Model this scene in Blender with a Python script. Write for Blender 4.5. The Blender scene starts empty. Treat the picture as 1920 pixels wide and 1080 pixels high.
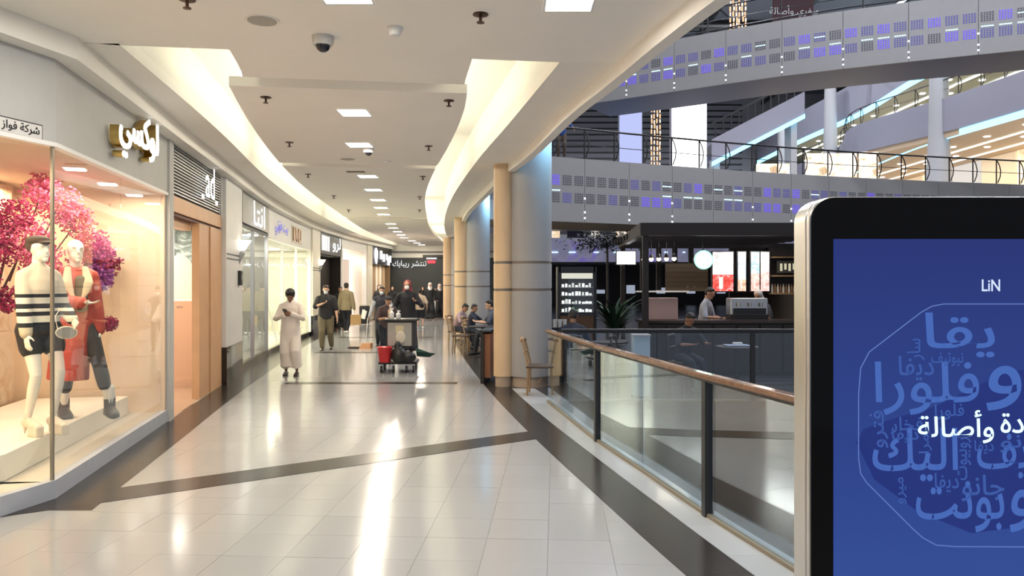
import bpy, math, random
import numpy as np
from mathutils import Vector, Matrix
random.seed(7)
S = bpy.context.scene
COL = S.collection

# ------------------------------------------------------------------ camera, world, exposure
FPX = 1400.0
cam_d = bpy.data.cameras.new('camera')
cam_d.sensor_width = 36.0
cam_d.lens = FPX / 1920 * 36
cam_d.shift_y = -10 / 1920
cam_d.clip_end = 300
cam = bpy.data.objects.new('camera', cam_d)
cam.location = (0, 0, 1.8)
cam.rotation_euler = (math.pi / 2, 0, 0)
COL.objects.link(cam)
S.camera = cam
wd = bpy.data.worlds.new('world')
S.world = wd
wd.use_nodes = True
wd.node_tree.nodes['Background'].inputs[0].default_value = (.74, .79, .92, 1)
wd.node_tree.nodes['Background'].inputs[1].default_value = .40
S.view_settings.view_transform = 'Standard'
S.view_settings.look = 'None'
S.view_settings.gamma = 1
S.view_settings.use_curve_mapping = False
S.view_settings.exposure = 0.36
S.cycles.transparent_max_bounces = 24
S.cycles.max_bounces = 10
S.cycles.sample_clamp_indirect = 6

def area(name, loc, size, power, col=(1, .9, .76), rot=(0, 0, 0), sy=None, parent=None, spread=None):
    d = bpy.data.lights.new(name, 'AREA')
    d.energy = power
    d.color = col
    d.size = size
    if sy:
        d.shape = 'RECTANGLE'
        d.size_y = sy
    if spread:
        d.spread = spread
    o = bpy.data.objects.new(name, d)
    o.location = loc
    o.rotation_euler = rot
    COL.objects.link(o)
    o.parent = parent
    return o

# ------------------------------------------------------------------ materials
MATS = {}
def mat(name, col, rough=.5, metal=0, emit=None, es=1.0, noise=0, nscale=8, bump=0, bscale=40, spec=None, coat=0, rnd=0, alpha=None):
    if name in MATS:
        return MATS[name]
    m = bpy.data.materials.new(name)
    m.use_nodes = True
    nt = m.node_tree
    b = nt.nodes['Principled BSDF']
    def I(k, v):
        b.inputs[k].default_value = v
    c4 = (*col, 1)
    I('Base Color', c4); I('Roughness', rough); I('Metallic', metal)
    if spec is not None:
        I('Specular IOR Level', spec)
    if coat:
        I('Coat Weight', coat); I('Coat Roughness', .03)
    if emit:
        I('Emission Color', (*emit, 1)); I('Emission Strength', es)
    if noise or bump:
        tc = nt.nodes.new('ShaderNodeTexCoord')
        if noise:
            n = nt.nodes.new('ShaderNodeTexNoise')
            n.inputs['Scale'].default_value = nscale
            n.inputs['Detail'].default_value = 5
            nt.links.new(tc.outputs['Object'], n.inputs['Vector'])
            r = nt.nodes.new('ShaderNodeMapRange')
            r.inputs[1].default_value = .3; r.inputs[2].default_value = .7
            r.inputs[3].default_value = 1 - noise; r.inputs[4].default_value = 1 + noise
            nt.links.new(n.outputs[0], r.inputs[0])
            v = nt.nodes.new('ShaderNodeVectorMath'); v.operation = 'SCALE'
            v.inputs[0].default_value = col
            nt.links.new(r.outputs[0], v.inputs['Scale'])
            nt.links.new(v.outputs[0], b.inputs['Base Color'])
        if bump:
            n2 = nt.nodes.new('ShaderNodeTexNoise')
            n2.inputs['Scale'].default_value = bscale
            nt.links.new(tc.outputs['Object'], n2.inputs['Vector'])
            bp = nt.nodes.new('ShaderNodeBump')
            bp.inputs['Strength'].default_value = bump
            bp.inputs['Distance'].default_value = .01
            nt.links.new(n2.outputs[0], bp.inputs['Height'])
            nt.links.new(bp.outputs[0], b.inputs['Normal'])
    if rnd:
        oi = nt.nodes.new('ShaderNodeObjectInfo')
        r = nt.nodes.new('ShaderNodeMapRange')
        r.inputs[3].default_value = 1 - rnd; r.inputs[4].default_value = 1 + rnd
        nt.links.new(oi.outputs['Random'], r.inputs[0])
        v = nt.nodes.new('ShaderNodeVectorMath'); v.operation = 'SCALE'
        v.inputs[0].default_value = col
        nt.links.new(r.outputs[0], v.inputs['Scale'])
        nt.links.new(v.outputs[0], b.inputs['Base Color'])
    MATS[name] = m
    return m

def glass_mat(name, tint=(.97, .98, .98), f0=.04, rough=0.0):
    if name in MATS:
        return MATS[name]
    m = bpy.data.materials.new(name)
    m.use_nodes = True
    nt = m.node_tree
    nt.nodes.remove(nt.nodes['Principled BSDF'])
    out = nt.nodes['Material Output']
    tr = nt.nodes.new('ShaderNodeBsdfTransparent'); tr.inputs[0].default_value = (*tint, 1)
    gl = nt.nodes.new('ShaderNodeBsdfGlossy'); gl.inputs['Color'].default_value = (.84, .93, 1, 1); gl.inputs['Roughness'].default_value = rough
    lw = nt.nodes.new('ShaderNodeLayerWeight'); lw.inputs[0].default_value = .5
    pw = nt.nodes.new('ShaderNodeMath'); pw.operation = 'POWER'; pw.inputs[1].default_value = 5
    ma = nt.nodes.new('ShaderNodeMath'); ma.operation = 'MULTIPLY_ADD'
    ma.inputs[1].default_value = 1 - f0; ma.inputs[2].default_value = f0
    mx = nt.nodes.new('ShaderNodeMixShader')
    L = nt.links.new
    L(lw.outputs['Facing'], pw.inputs[0]); L(pw.outputs[0], ma.inputs[0]); L(ma.outputs[0], mx.inputs[0])
    L(tr.outputs[0], mx.inputs[1]); L(gl.outputs[0], mx.inputs[2]); L(mx.outputs[0], out.inputs[0])
    MATS[name] = m
    return m

def veined(name, cols, scale=3, rough=.5, dist=2.0, emit=0):
    """marbled or painted mural: noise through a colour ramp"""
    if name in MATS:
        return MATS[name]
    m = bpy.data.materials.new(name); m.use_nodes = True
    nt = m.node_tree; b = nt.nodes['Principled BSDF']
    tc = nt.nodes.new('ShaderNodeTexCoord')
    n = nt.nodes.new('ShaderNodeTexNoise'); n.inputs['Scale'].default_value = scale
    n.inputs['Detail'].default_value = 8; n.inputs['Distortion'].default_value = dist
    r = nt.nodes.new('ShaderNodeValToRGB')
    e = r.color_ramp.elements
    e[0].position = cols[0][0]; e[0].color = (*cols[0][1], 1)
    e[1].position = cols[-1][0]; e[1].color = (*cols[-1][1], 1)
    for p, c in cols[1:-1]:
        x = e.new(p); x.color = (*c, 1)
    nt.links.new(tc.outputs['Object'], n.inputs['Vector'])
    nt.links.new(n.outputs[0], r.inputs[0])
    nt.links.new(r.outputs[0], b.inputs['Base Color'])
    if emit:
        nt.links.new(r.outputs[0], b.inputs['Emission Color']); b.inputs['Emission Strength'].default_value = emit
    b.inputs['Roughness'].default_value = rough
    MATS[name] = m
    return m

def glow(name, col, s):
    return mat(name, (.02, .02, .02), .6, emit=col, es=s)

CEIL = mat('ceiling_paint', (.93, .89, .815), .75, noise=.015, nscale=1.5)
COVE = mat('cove_paint', (.84, .82, .74), .8)
SOFF = mat('bulkhead_paint', (.90, .86, .78), .75, noise=.015, nscale=2)
WALLM = mat('fascia_paint', (.47, .468, .45), .6, noise=.03, nscale=5, bump=.15, bscale=25)
TILE = mat('porcelain_tile', (.31, .311, .309), .135, rnd=.025, spec=.5)
BLACKT = mat('dark_granite', (.030, .026, .024), .22, noise=.3, nscale=60, spec=.22)
WTILE = mat('pale_grey_tile', (.44, .46, .48), .10, rnd=.03)
GROUT = mat('grout', (.34, .325, .30), .8)
GLASS = glass_mat('rail_glass', (.84, .90, .92), .24)
SGLASS = glass_mat('shop_glass', (.97, .975, .97), .045)
WHITE = mat('white_paint', (.82, .81, .78), .5)
WHITEG = mat('white_gloss', (.85, .84, .80), .18)
GREY = mat('grey_paint', (.42, .42, .43), .55)
DGREY = mat('dark_grey', (.12, .12, .125), .5)
BLACK = mat('black_paint', (.015, .015, .016), .4)
BLACKG = mat('black_gloss', (.006, .006, .008), .05, coat=.5)
CHROME = mat('brushed_steel', (.60, .58, .55), .28, metal=1)
STEEL = mat('satin_steel', (.5, .5, .5), .35, metal=1)
GOLD = mat('gold_metal', (.62, .45, .16), .28, metal=1)
PEACH = mat('peach_stone', (.62, .36, .19), .45, noise=.05, nscale=4)
WOOD = mat('brown_wood', (.16, .075, .032), .4, noise=.25, nscale=12)
DWOOD = mat('dark_wood', (.014, .009, .007), .5, noise=.3, nscale=9)
TANWOOD = mat('tan_wood', (.30, .19, .10), .45, noise=.2, nscale=14)
LAMP = glow('lamp_white', (1, .95, .86), 8)
LETTER = glow('letter_white', (1, .98, .94), 1.5)

# ------------------------------------------------------------------ mesh builder
class MB:
    def __init__(s):
        s.v = []; s.f = []
    def add(s, vs, fs):
        n = len(s.v)
        s.v += [tuple(p) for p in vs]
        s.f += [tuple(i + n for i in f) for f in fs]
        return s
    def box(s, c, d, M=None):
        x, y, z = d[0] / 2, d[1] / 2, d[2] / 2
        vs = [(-x, -y, -z), (x, -y, -z), (x, y, -z), (-x, y, -z), (-x, -y, z), (x, -y, z), (x, y, z), (-x, y, z)]
        if M is not None:
            vs = [M @ Vector(p) for p in vs]
        vs = [(p[0] + c[0], p[1] + c[1], p[2] + c[2]) for p in vs]
        return s.add(vs, [(0, 3, 2, 1), (4, 5, 6, 7), (0, 1, 5, 4), (1, 2, 6, 5), (2, 3, 7, 6), (3, 0, 4, 7)])
    def bx(s, x0, x1, y0, y1, z0, z1):
        return s.box(((x0 + x1) / 2, (y0 + y1) / 2, (z0 + z1) / 2), (x1 - x0, y1 - y0, z1 - z0))
    def prism(s, poly, z0, z1):
        """horizontal polygon (x, y) pulled up from z0 to z1"""
        n = len(poly)
        vs = [(p[0], p[1], z0) for p in poly] + [(p[0], p[1], z1) for p in poly]
        fs = [tuple(range(n))[::-1], tuple(range(n, 2 * n))] + [(i, (i + 1) % n, n + (i + 1) % n, n + i) for i in range(n)]
        return s.add(vs, fs)
    def slab(s, a, b, z0, z1):
        """strip between two plan polylines of the same length, as a closed slab"""
        n = len(a)
        vs = []
        for p, q in zip(a, b):
            vs += [(p[0], p[1], z0), (q[0], q[1], z0), (q[0], q[1], z1), (p[0], p[1], z1)]
        fs = [(0, 1, 2, 3), tuple(4 * (n - 1) + k for k in (3, 2, 1, 0))]
        for i in range(n - 1):
            o, e = 4 * i, 4 * i + 4
            for k in range(4):
                l = (k + 1) % 4
                fs.append((o + k, e + k, e + l, o + l))
        return s.add(vs, fs)
    def cyl(s, a, b, r0, r1=None, n=12):
        r1 = r0 if r1 is None else r1
        return s.tube([a, b], [r0, r1], n)
    def tube(s, pts, rad, n=8, sq=None):
        pts = [Vector(p) for p in pts]
        if not isinstance(rad, (list, tuple)):
            rad = [rad] * len(pts)
        vs = []; u = None
        for i, p in enumerate(pts):
            t = (pts[min(i + 1, len(pts) - 1)] - pts[max(i - 1, 0)]).normalized()
            if u is None:
                u = t.cross(Vector((0, 0, 1)))
                if u.length < .1:
                    u = Vector((1, 0, 0))
            u = (u - t * u.dot(t)).normalized()
            w = t.cross(u)
            for k in range(n):
                a = 2 * math.pi * k / n
                vs.append(p + (u * math.cos(a) + w * math.sin(a)) * rad[i])
        m = len(pts)
        fs = [tuple(range(n))[::-1], tuple((m - 1) * n + k for k in range(n))]
        for i in range(m - 1):
            for k in range(n):
                fs.append((i * n + k, i * n + (k + 1) % n, (i + 1) * n + (k + 1) % n, (i + 1) * n + k))
        return s.add(vs, fs)
    def lathe(s, prof, c=(0, 0, 0), n=16, a0=0, a1=2 * math.pi, sx=1, sy=1):
        """(r, z) profile turned about z"""
        m = len(prof); vs = []
        for r, z in prof:
            for k in range(n):
                a = a0 + (a1 - a0) * k / n
                vs.append((c[0] + r * math.cos(a) * sx, c[1] + r * math.sin(a) * sy, c[2] + z))
        fs = [(i * n + k, i * n + (k + 1) % n, (i + 1) * n + (k + 1) % n, (i + 1) * n + k) for i in range(m - 1) for k in range(n)]
        fs += [tuple(range(n))[::-1], tuple((m - 1) * n + k for k in range(n))]
        return s.add(vs, fs)
    def ell(s, c, r, n=14, m=9, M=None):
        vs = []; fs = []
        if not isinstance(r, (list, tuple)):
            r = (r, r, r)
        for i in range(1, m):
            t = math.pi * i / m
            for k in range(n):
                a = 2 * math.pi * k / n
                vs.append(Vector((r[0] * math.sin(t) * math.cos(a), r[1] * math.sin(t) * math.sin(a), r[2] * math.cos(t))))
        vs += [Vector((0, 0, r[2])), Vector((0, 0, -r[2]))]
        if M is not None:
            vs = [M @ p for p in vs]
        T, B = len(vs) - 2, len(vs) - 1
        for k in range(n):
            l = (k + 1) % n
            fs.append((T, k, l)); fs.append((B, (m - 2) * n + l, (m - 2) * n + k))
            for i in range(m - 2):
                fs.append((i * n + k, (i + 1) * n + k, (i + 1) * n + l, i * n + l))
        return s.add([p + Vector(c) for p in vs], fs)
    def loft(s, rings, right=(1, 0, 0), n=12, flat=False):
        """closed limb through (centre, rx, ry) ellipses with rounded ends"""
        P = [Vector(r[0]) for r in rings]
        R = [(r[1], r[2] if len(r) > 2 else r[1]) for r in rings]
        t0 = (P[1] - P[0]).normalized(); t1 = (P[-1] - P[-2]).normalized()
        k0 = min(R[0]); k1 = min(R[-1])
        if not flat:
            P = [P[0] - t0 * k0 * .8, P[0] - t0 * k0 * .5] + P + [P[-1] + t1 * k1 * .5, P[-1] + t1 * k1 * .8]
            R = [(R[0][0] * .35, R[0][1] * .35), (R[0][0] * .82, R[0][1] * .82)] + R + [(R[-1][0] * .82, R[-1][1] * .82), (R[-1][0] * .35, R[-1][1] * .35)]
        vs = []; u = Vector(right)
        for i, p in enumerate(P):
            t = (P[min(i + 1, len(P) - 1)] - P[max(i - 1, 0)]).normalized()
            u2 = u - t * u.dot(t)
            if u2.length < .05:
                u2 = t.cross(Vector((0, 1, 0)))
            u2.normalize(); w = t.cross(u2)
            for k in range(n):
                a = 2 * math.pi * k / n
                vs.append(p + u2 * math.cos(a) * R[i][0] + w * math.sin(a) * R[i][1])
        m = len(P)
        fs = [tuple(range(n))[::-1], tuple((m - 1) * n + k for k in range(n))]
        for i in range(m - 1):
            for k in range(n):
                fs.append((i * n + k, i * n + (k + 1) % n, (i + 1) * n + (k + 1) % n, (i + 1) * n + k))
        return s.add(vs, fs)
    def mesh(s, name):
        me = bpy.data.meshes.new(name)
        me.from_pydata(s.v, [], s.f)
        me.update()
        return me
    def build(s, name, m, parent=None, smooth=False, bevel=0, voxel=0, sm=4):
        me = s.mesh(name)
        me.materials.append(m)
        o = bpy.data.objects.new(name, me)
        COL.objects.link(o)
        o.parent = parent
        if smooth or voxel:
            me.polygons.foreach_set('use_smooth', [True] * len(me.polygons))
            if not voxel:
                me.set_sharp_from_angle(angle=math.radians(40))
        if bevel:
            bv = o.modifiers.new('bevel', 'BEVEL'); bv.width = bevel; bv.segments = 2; bv.limit_method = 'ANGLE'
        if voxel:
            r = o.modifiers.new('remesh', 'REMESH'); r.mode = 'VOXEL'; r.voxel_size = voxel; r.use_smooth_shade = True
            q = o.modifiers.new('smooth', 'SMOOTH'); q.factor = .5; q.iterations = sm
        return o

def tag(o, label, cat=None, group=None, kind=None):
    o['label'] = label
    if cat: o['category'] = cat
    if group: o['group'] = group
    if kind: o['kind'] = kind
    return o
def thing(name, label, cat, loc=(0, 0, 0), rz=0, group=None, kind=None):
    o = bpy.data.objects.new(name, None)
    o.empty_display_size = .1
    COL.objects.link(o)
    o.location = loc
    o.rotation_euler = (0, 0, rz)
    return tag(o, label, cat, group, kind)
def place(name, me, loc, parent=None, rot=(0, 0, 0), scale=None):
    o = bpy.data.objects.new(name, me)
    COL.objects.link(o)
    o.parent = parent
    o.location = loc
    o.rotation_euler = rot
    if scale: o.scale = scale
    return o
def withmat(me, m):
    me.materials.append(m)
    return me
def dup(root, loc, rz, label=None, group=None):
    r = root.copy(); COL.objects.link(r); r.location = loc; r.rotation_euler = (0, 0, rz)
    if label: r['label'] = label
    if group: r['group'] = group
    for ch in list(root.children):
        c = ch.copy(); COL.objects.link(c); c.parent = r
        for g in list(ch.children):
            d = g.copy(); COL.objects.link(d); d.parent = c
    return r

def curve(pts):
    X = [p[0] for p in pts]; V = [p[1] for p in pts]
    n = len(X)
    sl = [(V[i + 1] - V[i]) / (X[i + 1] - X[i]) for i in range(n - 1)]
    D = [sl[0]] + [(sl[i - 1] + sl[i]) / 2 for i in range(1, n - 1)] + [sl[-1]]
    def f(x):
        if x <= X[0]: return V[0] + D[0] * (x - X[0])
        if x >= X[-1]: return V[-1] + D[-1] * (x - X[-1])
        i = max(k for k in range(n - 1) if X[k] <= x)
        h = X[i + 1] - X[i]; t = (x - X[i]) / h
        return ((2 * t**3 - 3 * t**2 + 1) * V[i] + (t**3 - 2 * t**2 + t) * h * D[i]
                + (-2 * t**3 + 3 * t**2) * V[i + 1] + (t**3 - t**2) * h * D[i + 1])
    return f
def rng(a, b, step):
    n = max(1, int(math.ceil((b - a) / step)))
    return [a + (b - a) * i / n for i in range(n + 1)]
def line(f, ys, dx=0):
    return [(f(y) + dx, y) for y in ys]

# ------------------------------------------------------------------ writing
AR = {}
for ch, base, n in [('ا', 0xFE8D, 2), ('أ', 0xFE83, 2), ('ب', 0xFE8F, 4), ('ة', 0xFE93, 2), ('ت', 0xFE95, 4), ('ج', 0xFE9D, 4),
                    ('ح', 0xFEA1, 4), ('خ', 0xFEA5, 4), ('د', 0xFEA9, 2), ('ر', 0xFEAD, 2), ('ز', 0xFEAF, 2), ('س', 0xFEB1, 4),
                    ('ش', 0xFEB5, 4), ('ص', 0xFEB9, 4), ('ض', 0xFEBD, 4), ('ف', 0xFED1, 4), ('ق', 0xFED5, 4), ('ك', 0xFED9, 4),
                    ('ل', 0xFEDD, 4), ('م', 0xFEE1, 4), ('ن', 0xFEE5, 4), ('ه', 0xFEE9, 4), ('و', 0xFEED, 2), ('ي', 0xFEF1, 4)]:
    AR[ch] = (base, n)
def shape_ar(s):
    if not any(c in AR for c in s):
        return s
    out = []
    for i, c in enumerate(s):
        if c not in AR:
            out.append(c); continue
        base, n = AR[c]
        prev = i > 0 and s[i - 1] in AR and AR[s[i - 1]][1] == 4
        nxt = i + 1 < len(s) and s[i + 1] in AR and n == 4
        k = 3 if prev and nxt else 2 if nxt else 1 if prev else 0
        out.append(chr(base + k))
    return ''.join(reversed(out))
FONTS = []
FIT = []
def write(name, s, size, org, xd, m, parent=None, up=(0, 0, 1), ext=.01, bold=0, align='CENTER', sx=1.0, shear=0, fit=None, fith=None):
    c = bpy.data.curves.new(name, 'FONT')
    c.body = shape_ar(s)
    c.size = size
    c.extrude = ext
    c.offset = bold
    c.align_x = align
    c.align_y = 'CENTER'
    c.resolution_u = 3
    c.shear = shear
    c.materials.append(m)
    o = bpy.data.objects.new(name, c)
    COL.objects.link(o)
    o.parent = parent
    x = Vector(xd).normalized(); u = Vector(up); u = (u - x * u.dot(x)).normalized(); nn = x.cross(u)
    M = Matrix((x * sx, u, nn)).transposed().to_4x4()
    M.translation = Vector(org)
    o.matrix_local = M
    FONTS.append(o)
    if fit or fith: FIT.append((o, fit, fith))
    return o

# ------------------------------------------------------------------ plan curves: x as a function of depth y
_W = curve([(6.22, -3.80), (9.77, -4.48), (13.3, -5.12), (17, -5.80), (20, -6.24), (25.7, -6.88), (31, -7.12), (36, -7.08), (42, -6.75)])
def W(y):
    return _W(y) if y >= 6.22 else -3.80 - .265 * (6.22 - y)
GL = curve([(0, 2.95), (2, 2.40), (4.69, 1.756), (5.75, 1.507), (7.1, 1.25), (8.46, .97), (11.4, .52), (13, .2)])
BO = curve([(0, 2.62), (2, 2.10), (4.58, 1.49), (6.04, 1.19), (7.66, .87), (10.16, .40), (12.66, 0.0), (16, -.48), (20, -1.0), (25, -1.6), (36, -2.6), (42, -2.9)])
BI = curve([(0, 2.2), (2, 1.69), (4.58, 1.07), (6.24, .73), (8.6, .27), (13, -.47), (19.4, -1.35), (25, -2.0), (36, -2.95), (42, -3.3)])
LI = curve([(5.9, -3.32), (6.55, -3.44), (8.78, -3.84), (11.3, -4.30), (16.5, -5.15), (20, -5.72), (25.7, -6.38), (31, -6.62), (36, -6.58), (42, -6.25)])
ZC = 3.85
PR = curve([(6.8, -.345), (7.7, -.47), (8.2, -.5), (12.2, -1.14), (12.8, -1.26), (17, -1.95), (22.8, -2.6), (30, -3.2), (42, -3.6)])
BR = curve([(6.8, .47), (9.57, -.03), (12.4, -.56), (18.4, -1.5), (23.9, -2.15), (31, -2.75), (42, -3.15)])
PL = curve([(6.4, -2.59), (7.3, -2.76), (8, -2.95), (12, -3.78), (16, -4.4), (22.6, -5.1), (30, -5.75), (36, -5.95), (42, -5.9)])
BL = curve([(6.3, -3.36), (9.76, -3.90), (14.7, -4.80), (21.9, -5.75), (30, -6.4), (36, -6.55), (42, -6.4)])
def EDGE(y):
    return GL(y) - .28
# ------------------------------------------------------------------ floor
def cross_y(y0, x):
    return y0 + .13 * (x + 1.3)
ys = rng(-4, 11.3, .6)
fl = MB().slab([(W(y) - 3.2, y) for y in ys], [(GL(y) + .13, y) for y in ys], -.3, -.012)
ys2 = rng(11.3, 46, 1.5)
fl.slab([(W(y) - 3.2, y) for y in ys2], [(BO(y), y) for y in ys2], -.3, -.012)
FLOOR = fl.build('floor', GROUT)
tag(FLOOR, 'polished cream tiled concourse floor with dark granite borders', kind='structure')
ax = Vector((.058, 1)).normalized(); bxv = Vector((ax.y, -ax.x)); T = .43
o0 = Vector((.228, 4.8))
tiles = []
for i in range(-22, 12):
    for j in range(-9, 90):
        c = o0 + bxv * ((i + .5) * T) + ax * ((j + .5) * T)
        if c.y < .2 or c.y > 43 or c.x < W(c.y) - .1 or c.x > (GL(c.y) - .24 if c.y < 11 else BO(c.y) + .1):
            continue
        px = 960 + c.x / max(c.y, .1) * FPX; py = 530 + 1.8 / max(c.y, .1) * FPX
        seen = -60 < px < 1980 and py < 1150
        tiles.append((not seen, c.y, c))
tiles.sort(key=lambda t: (t[0], t[1]))
th = T / 2 - .001
tm = withmat(MB().box((0, 0, -.005), (2 * th, 2 * th, .01)).mesh('tile'), TILE)
ang = math.atan2(bxv.y, bxv.x)
rest = MB(); Rz = Matrix.Rotation(ang, 3, 'Z')
for k, (_, _, c) in enumerate(tiles):
    if k < 300:
        place('tile', tm, (c.x, c.y, random.uniform(-.0004, .0004)), FLOOR, (random.uniform(-.0012, .0012), random.uniform(-.0012, .0012), ang))
    else:
        rest.box((c.x, c.y, -.005), (2 * th, 2 * th, .01), Rz)
o = rest.build('tile_field', TILE, FLOOR); o['kind'] = 'stuff'
# dark granite borders and cross bands, laid a hair proud of the tiles
def band_pieces(name, fa, fb, y0, y1, L, m, z=.002):
    y = y0
    while y < y1 - .05:
        e = min(y + L, y1)
        yy = rng(y + .0012, e - .0012, .35)
        MB().slab([(fa(t), t) for t in yy], [(fb(t), t) for t in yy], -.01, z).build(name, m, FLOOR)
        y = e
band_pieces('border_strip', BI, BO, 1.2, 42, 3.4, BLACKT)
band_pieces('border_strip', W, LI, 5.9, 42, 3.6, BLACKT, .0025)
band_pieces('edge_tile', lambda y: BO(y) + .002, lambda y: GL(y) + .12, 1.2, 12.7, .62, WTILE)
def quad(name, p, m, z=.003):
    MB().prism(p, -.01, z).build(name, m, FLOOR)
quad('cross_band', [(-3.95, 5.72), (-3.32, 6.12), (.30, 8.60), (.20, 9.03), (-3.44, 6.55), (-3.9, 6.3)], BLACKT, .0031)
for y0, xa, xb, w in [(13.25, -4.05, -.98, .26), (19.1, -5.05, -2.9, .3), (24.4, -5.7, -2.6, .3), (31, -6.2, -3.0, .3)]:
    quad('cross_band', [(xa, y0), (xb, y0), (xb, y0 + w), (xa, y0 + w)], BLACKT, .0031)
CF = MB().slab([(BO(y) + .004, y) for y in ys2] + [(-3.2, 78)], [(40, y) for y in ys2] + [(40, 78)], -.3, 0).build('floor_cafe', mat('cafe_floor', (.05, .048, .05), .25, noise=.2, nscale=2))
tag(CF, 'dark polished floor of the coffee area beyond the opening', kind='structure')
lf = MB().bx(-1, 40, -4, 60, -5.4, -5.2).build('floor_lower', mat('lower_floor', (.24, .28, .34), .3, noise=.1, nscale=1))
tag(lf, 'dim floor of the level below the opening', kind='structure')
wv = MB().bx(-1, 38, 11.42, 11.52, -5.2, -.3).build('wall_opening', BLACK)
tag(wv, 'dark wall lining the far side of the floor opening', kind='structure')

# ------------------------------------------------------------------ ceiling of the concourse
def gy(y0, y1, st=.7):
    return rng(y0, y1, st)
CE = thing('ceiling', 'beige plaster concourse ceiling with recessed light coves and cross grooves', None, kind='structure')
cx = lambda x, y0: (x, cross_y(y0, x))
# near full-width field
nr = MB()
yy = gy(-5, 6.0)
nr.slab([(W(y) - .1, y) for y in yy], [(EDGE(y), y) for y in yy], ZC, ZC + .12)
nr.prism([(W(6) - .1, 6), (EDGE(6), 6), (EDGE(6.95), 6.95), cx(.47, 6.72), cx(-.345, 6.72), cx(-2.6, 6.72), cx(-3.4, 6.72), (W(6.3) - .1, 6.3)], ZC, ZC + .12)
nr.build('ceiling_field', CEIL, CE)
# central panels between the coves, parted by cross grooves
for k, (a, b) in enumerate([(6.72, 7.62), (7.98, 13.1), (13.45, 23.8), (24.15, 34.6), (34.95, 42)]):
    n = max(4, int((b - a) / .6))
    ins = .16 if k == 0 else 0
    A = []; B = []
    for i in range(n + 1):
        t = a + (b - a) * i / n
        A.append(cx(PL(t) + ins, t)); B.append(cx(PR(t) - ins * .2, t))
    MB().slab(A, B, ZC, ZC + .10).build('ceiling_panel', CEIL, CE)
for g in (7.8, 13.28, 23.97, 34.78):
    A = [cx(PL(g) + .25, g - .3), cx(PL(g) + .25, g + .3)]; B = [cx(PR(g) - .25, g - .3), cx(PR(g) - .25, g + .3)]
    MB().slab(A, B, ZC + .101, ZC + .15).build('groove_back', CEIL, CE)
# right bulkhead with its lip, cove wall and cove lid
yy = gy(6.72, 42)
yb = gy(6.95, 42)
rb = MB().slab([(BR(y), y) for y in yb], [(EDGE(y) if y < 13 else max(EDGE(13) - .155 * (y - 13), BR(y) + .55), y) for y in yb], ZC, ZC + .12)
rb.build('bulkhead', SOFF, CE)
E2 = lambda y: EDGE(y) if y < 13 else max(EDGE(13) - .155 * (y - 13), BR(y) + .55)
yl = gy(-5, 42)
MB().slab([(E2(y) - .02, y) for y in yl], [(E2(y) + .10, y) for y in yl], ZC - .14, ZC + .02).build('bulkhead_lip', SOFF, CE)
MB().slab([(BR(y) - .001, y) for y in yb], [(BR(y) + .06, y) for y in yb], ZC + .12, 4.5).build('cove_wall', COVE, CE)
MB().slab([(PR(y) - .6, y) for y in yy], [(BR(y) + .06, y) for y in yy], 4.5, 4.56).build('cove_lid', COVE, CE)
MB().slab([(BL(y) - .06, y) for y in yy], [(PL(y) + .6, y) for y in yy], 4.5, 4.56).build('cove_lid', COVE, CE)
MB().prism([cx(-3.5, 6.70), cx(.55, 6.70), cx(.55, 6.76), cx(-3.5, 6.76)], ZC + .12, 4.56).build('cove_wall', COVE, CE)
MB().slab([(BL(y) - .06, y) for y in yy], [(BL(y), y) for y in yy], ZC + .12, 4.5).build('cove_wall', COVE, CE)
# left bulkhead: underside plus a lower ledge along the shopfronts
yy6 = gy(6.4, 42)
MB().slab([(W(y) - .1, y) for y in yy6], [(BL(y), y) for y in yy6], ZC, ZC + .12).build('bulkhead', SOFF, CE)
yw = [0, 2, 4, 5.2, 6.22] + gy(6.6, 42)
MB().slab([(W(y) - .1, y) for y in yw], [(W(y) + (.18 if y < 42 else .1), y) for y in yw], 3.66, ZC).build('bulkhead_ledge', SOFF, CE)
# lid over everything (underside of the upper storey)
yl = gy(-5, 44, 1.5)
up = MB().slab([(W(y) - 4, y) for y in yl], [(E2(y) + .10, y) for y in yl], 4.6, 6.0).build('ceiling_slab', GREY)
tag(up, 'thick floor slab of the storey above the concourse', kind='structure')
upf = MB().slab([(E2(y) + .101, y) for y in yl], [(E2(y) + .16, y) for y in yl], 3.86, 6.1).build('wall_slab_edge', mat('lavender_panel', (.30, .295, .36), .5))
tag(upf, 'grey cladding along the edge of the upper storey', kind='structure')
# cove tubes, hidden above the panel edges
COVE_L = glow('cove_tube', (1, .96, .80), 10.5)
for f, sgn in ((PL, 1), (PR, -1)):
    for a, b in [(6.95, 7.5), (8.1, 13.0), (13.6, 23.6), (24.3, 34.4), (35.1, 41.5)]:
        pts = [(f(t) + sgn * .13, cross_y(t, f(t)), ZC + .17) for t in rng(a, b, .8)]
        MB().tube(pts, .035, 6).build('cove_light', COVE_L, CE)

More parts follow.
